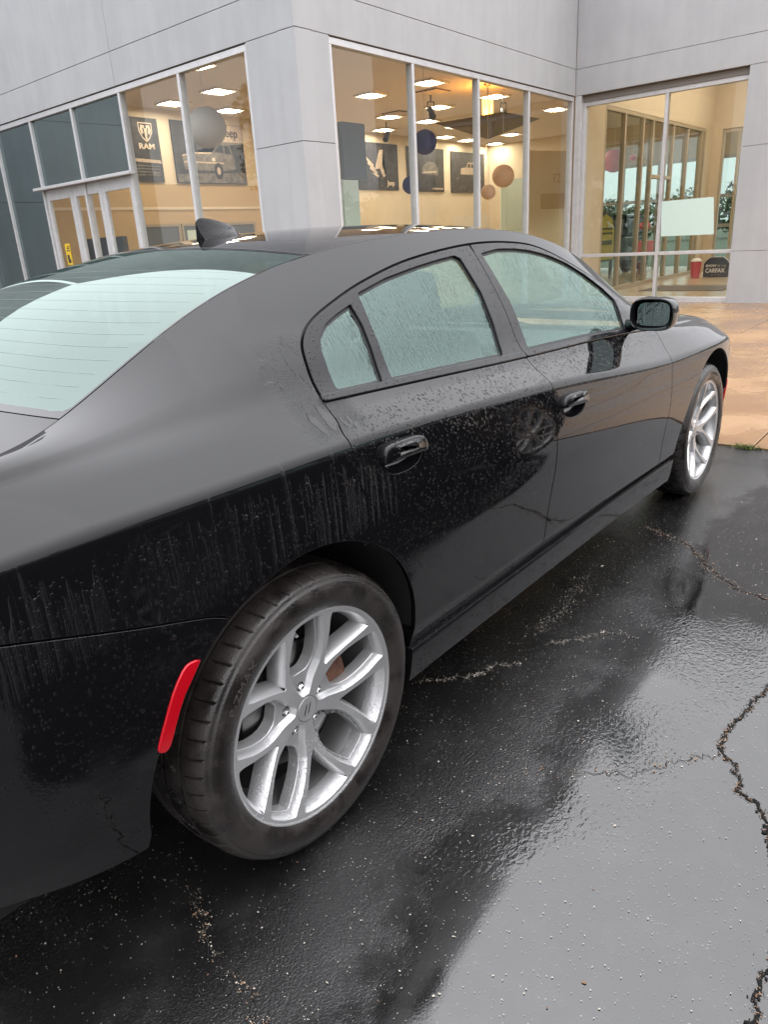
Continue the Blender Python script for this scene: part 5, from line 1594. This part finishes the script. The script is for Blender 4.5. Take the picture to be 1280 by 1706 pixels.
def tree(x, y, h, lab, seed):
    t = empty('broadleaf_tree', (x, y, -.03)); tag(t, lab, 'tree')
    r = random.Random(seed)
    bm = bmesh.new(); tube(bm, [(0, 0, 0), (.1, .05, h*.3), (.05, .1, h*.62)], [h*.028, h*.02, h*.009], 9)
    blobs = []
    for k in range(9):
        a = 2*math.pi*k/9+r.uniform(-.3, .3); q = h*r.uniform(.12, .24); z = h*r.uniform(.42, .85)
        tube(bm, [(.08, .06, h*.34+.02*k), (math.cos(a)*q*.6, math.sin(a)*q*.6, z*.82), (math.cos(a)*q, math.sin(a)*q, z)], [h*.010, h*.006, h*.002], 6)
        blobs.append((math.cos(a)*q, math.sin(a)*q, z, h*r.uniform(.10, .17)))
    blobs.append((0, 0, h*.86, h*.14))
    obj('trunk', bm, MAT['bark'], t, True)
    leaf_mesh('crown', blobs, 5200, h*.016, MAT['leaf'], t, seed)
tree(-9.5, 22.5, 11.0, 'leafy tree mirrored in the top of the entrance glass', 3)
tree(-14.5, 19.0, 9.5, 'broad leafy tree standing west of the entrance', 5)
r = random.Random(11); bl = []
for k in range(150):                                        # belt to the south and west of the lot
    s = k/149
    if s < .6: x, y = -70+150*(s/.6), -46+r.uniform(-3, 3)
    else: x, y = -62+r.uniform(-3, 3), -44+110*(s-.6)/.4
    h = r.uniform(3.4, 6.2)
    bl.append((x, y, h*.52, h*.52)); bl.append((x+r.uniform(-1, 1), y+r.uniform(-1, 1), h*.9, h*.36))
tag(leaf_mesh('tree_belt', bl, 15000, .55, MAT['leaf'], None, 2), kind='stuff')
bl = []
for k in range(60):                                         # wood east of the building, seen through its glass
    x, y = 66+r.uniform(-3, 3), -22+62*k/59; h = r.uniform(2.4, 3.9)
    bl.append((x, y, h*.5, h*.5)); bl.append((x, y, h*.85, h*.35))
tag(leaf_mesh('tree_belt', bl, 9000, .28, MAT['leaf'], None, 4), kind='stuff')

# ------------------------------------------------------------------ cracks and litter on the asphalt
R_ = np.random.default_rng(5)
def jag(pts, n, j):
    P = np.array(pts, float); d = np.r_[0, np.cumsum(np.hypot(*np.diff(P, axis=0).T))]
    s = np.linspace(0, d[-1], n); Q = np.c_[np.interp(s, d, P[:, 0]), np.interp(s, d, P[:, 1])]
    w = R_.normal(size=(n, 2)); w = (w+np.roll(w, 1, 0)*.7+np.roll(w, 2, 0)*.4)*j
    return Q+w
def ribbon(name, Q, w0, w1, z, mat, parent):
    n = len(Q); t = np.gradient(Q, axis=0); t /= np.linalg.norm(t, axis=1, keepdims=True)+1e-9
    nn = np.c_[-t[:, 1], t[:, 0]]
    wa = R_.uniform(w0, w1, n); wb = R_.uniform(w0, w1, n)
    v = []; f = []
    for i in range(n):
        a = Q[i]+nn[i]*wa[i]; b = Q[i]-nn[i]*wb[i]
        v += [(a[0], a[1], z), (Q[i, 0], Q[i, 1], z-.0006), (b[0], b[1], z)]
    for i in range(n-1):
        o = i*3; f += [(o, o+1, o+4, o+3), (o+1, o+2, o+5, o+4)]
    return meshpy(name, v, f, mat, parent)
def flakes(name, C, size, mat, zmin=.0025, parent=None):
    n = len(C); k = 5; a0 = R_.uniform(0, 6.28, n)
    s = size*R_.lognormal(0, .45, n); el = R_.uniform(.28, .85, n); th = R_.uniform(0, 3.14, n)
    v = np.zeros((n, k+1, 3))
    for i in range(k):
        a = a0+6.283*i/k; rr = s*R_.uniform(.65, 1.3, n)
        x = rr*np.cos(a); y = rr*np.sin(a)*el
        v[:, i, 0] = C[:, 0]+x*np.cos(th)-y*np.sin(th); v[:, i, 1] = C[:, 1]+x*np.sin(th)+y*np.cos(th); v[:, i, 2] = zmin
    v[:, k, 0] = C[:, 0]; v[:, k, 1] = C[:, 1]; v[:, k, 2] = zmin+s*.22
    f = [(o*(k+1)+i, o*(k+1)+(i+1) % k, o*(k+1)+k) for o in range(n) for i in range(k)]
    return tag(meshpy(name, v.reshape(-1, 3), f, mat, parent), kind='stuff')
ck = [(1.9, -1.72), (1.45, -1.69), (1.262, -1.668), (1.192, -1.652), (1.089, -1.638), (.992, -1.625), (.951, -1.616), (.866, -1.634), (.831, -1.673), (.777, -1.702), (.731, -1.707), (.71, -1.762), (.665, -1.79), (.637, -1.803), (.572, -1.825), (.517, -1.846), (.40, -1.880), (.25, -1.890), (.19, -1.884), (.112, -1.895), (0, -1.92)]
Q1 = jag(ck, 300, .0030)
cr = ribbon('pavement_crack', Q1, .0006, .0055, .0022, MAT['crack'], lot)
Q2 = jag([(.858, -1.636), (.798, -1.567), (.728, -1.523), (.646, -1.468), (.59, -1.388), (.544, -1.32), (.499, -1.233), (.401, -1.155)], 110, .006)
ribbon('pavement_crack', Q2[:70], .0003, .0014, .002, MAT['crack'], lot)
Q3 = jag([(1.911, -1.527), (1.944, -1.43), (2.015, -1.33), (2.128, -1.225), (2.295, -1.11), (2.377, -.957), (2.417, -.869)], 120, .005)
ribbon('pavement_crack', Q3, .0008, .004, .002, MAT['crack'], lot)
Q4 = jag([(.687, -.704), (.786, -.835), (.902, -.861), (.965, -.922)], 60, .006)
Q5 = jag([(1.224, -.895), (1.419, -.889), (1.59, -.862), (1.716, -.846)], 50, .008)
Q6 = jag([(1.156, -.954), (1.217, -1.032), (1.317, -1.082), (1.366, -1.2)], 60, .006)
Q7 = jag([(-.324, -.758), (-.372, -.859), (-.411, -.932), (-.427, -.981), (-.419, -1.038), (-.43, -1.087), (-.448, -1.124), (-.46, -1.3)], 90, .006)
for q in (Q4, Q5, Q6, Q7): ribbon('pavement_crack', q, .0004, .002, .002, MAT['crack'], lot)
def near(Q, n, s): 
    i = R_.integers(0, len(Q), n); return Q[i]+R_.normal(size=(n, 2))*s
# loose pale petals: patchy over the wet lot
cand = np.c_[R_.uniform(-.9, 4.0, 110000), R_.uniform(-2.3, -.35, 110000)]
cl = np.zeros(len(cand)); 
for k in range(60):
    c = np.array([R_.uniform(-.6, 3.6), R_.uniform(-2.0, -.5)]); s = R_.uniform(.05, .28)
    cl += np.exp(-((cand-c)**2).sum(1)/(2*s*s))*R_.uniform(.3, 1.0)
keep = R_.uniform(size=len(cand)) < (.020+.16*np.clip(cl, 0, 1.2)**1.5)
flakes('petal_litter', cand[keep], .00092, MAT['debris'], parent=lot)
cand = np.c_[R_.uniform(-.9, 3.5, 1600), R_.uniform(-2.2, -.4, 1600)]
flakes('petal_litter', cand[:120], .0024, MAT['debris'], parent=lot)
flakes('leaf_crumbs', np.concatenate([cand[400:560], near(Q1, 800, .006), near(Q2, 90, .012), near(Q3, 420, .014), near(Q7, 100, .008)]), .0019, MAT['tandebris'], parent=lot)
flakes('petal_litter', np.concatenate([near(Q4, 420, .006), near(Q5, 420, .02), near(Q6, 300, .006), near(Q7, 220, .006), near(Q2, 120, .016), near(Q3, 300, .02), near(Q1, 110, .012)]), .0012, MAT['debris'], parent=lot)
flakes('crack_crumbs', np.concatenate([near(Q1, 1700, .0045), near(Q3, 300, .005)]), .0021, MAT['crack'], parent=lot)
# weeds in the joint between lot and walk
vv, ff = [], []
for k in range(240):
    x = WALK_X-.012+R_.normal()*.015; y = -.93+R_.normal()*.045; hgt = R_.uniform(.01, .035); a = R_.uniform(0, 6.28); w_ = .003
    tx, ty = R_.normal()*.015, R_.normal()*.015
    o = len(vv); vv += [(x-w_*math.cos(a), y-w_*math.sin(a), .002), (x+w_*math.cos(a), y+w_*math.sin(a), .002), (x+tx, y+ty, .002+hgt)]
    ff.append((o, o+1, o+2))
tag(meshpy('joint_weeds', vv, ff, MAT['moss'], lot), kind='stuff')
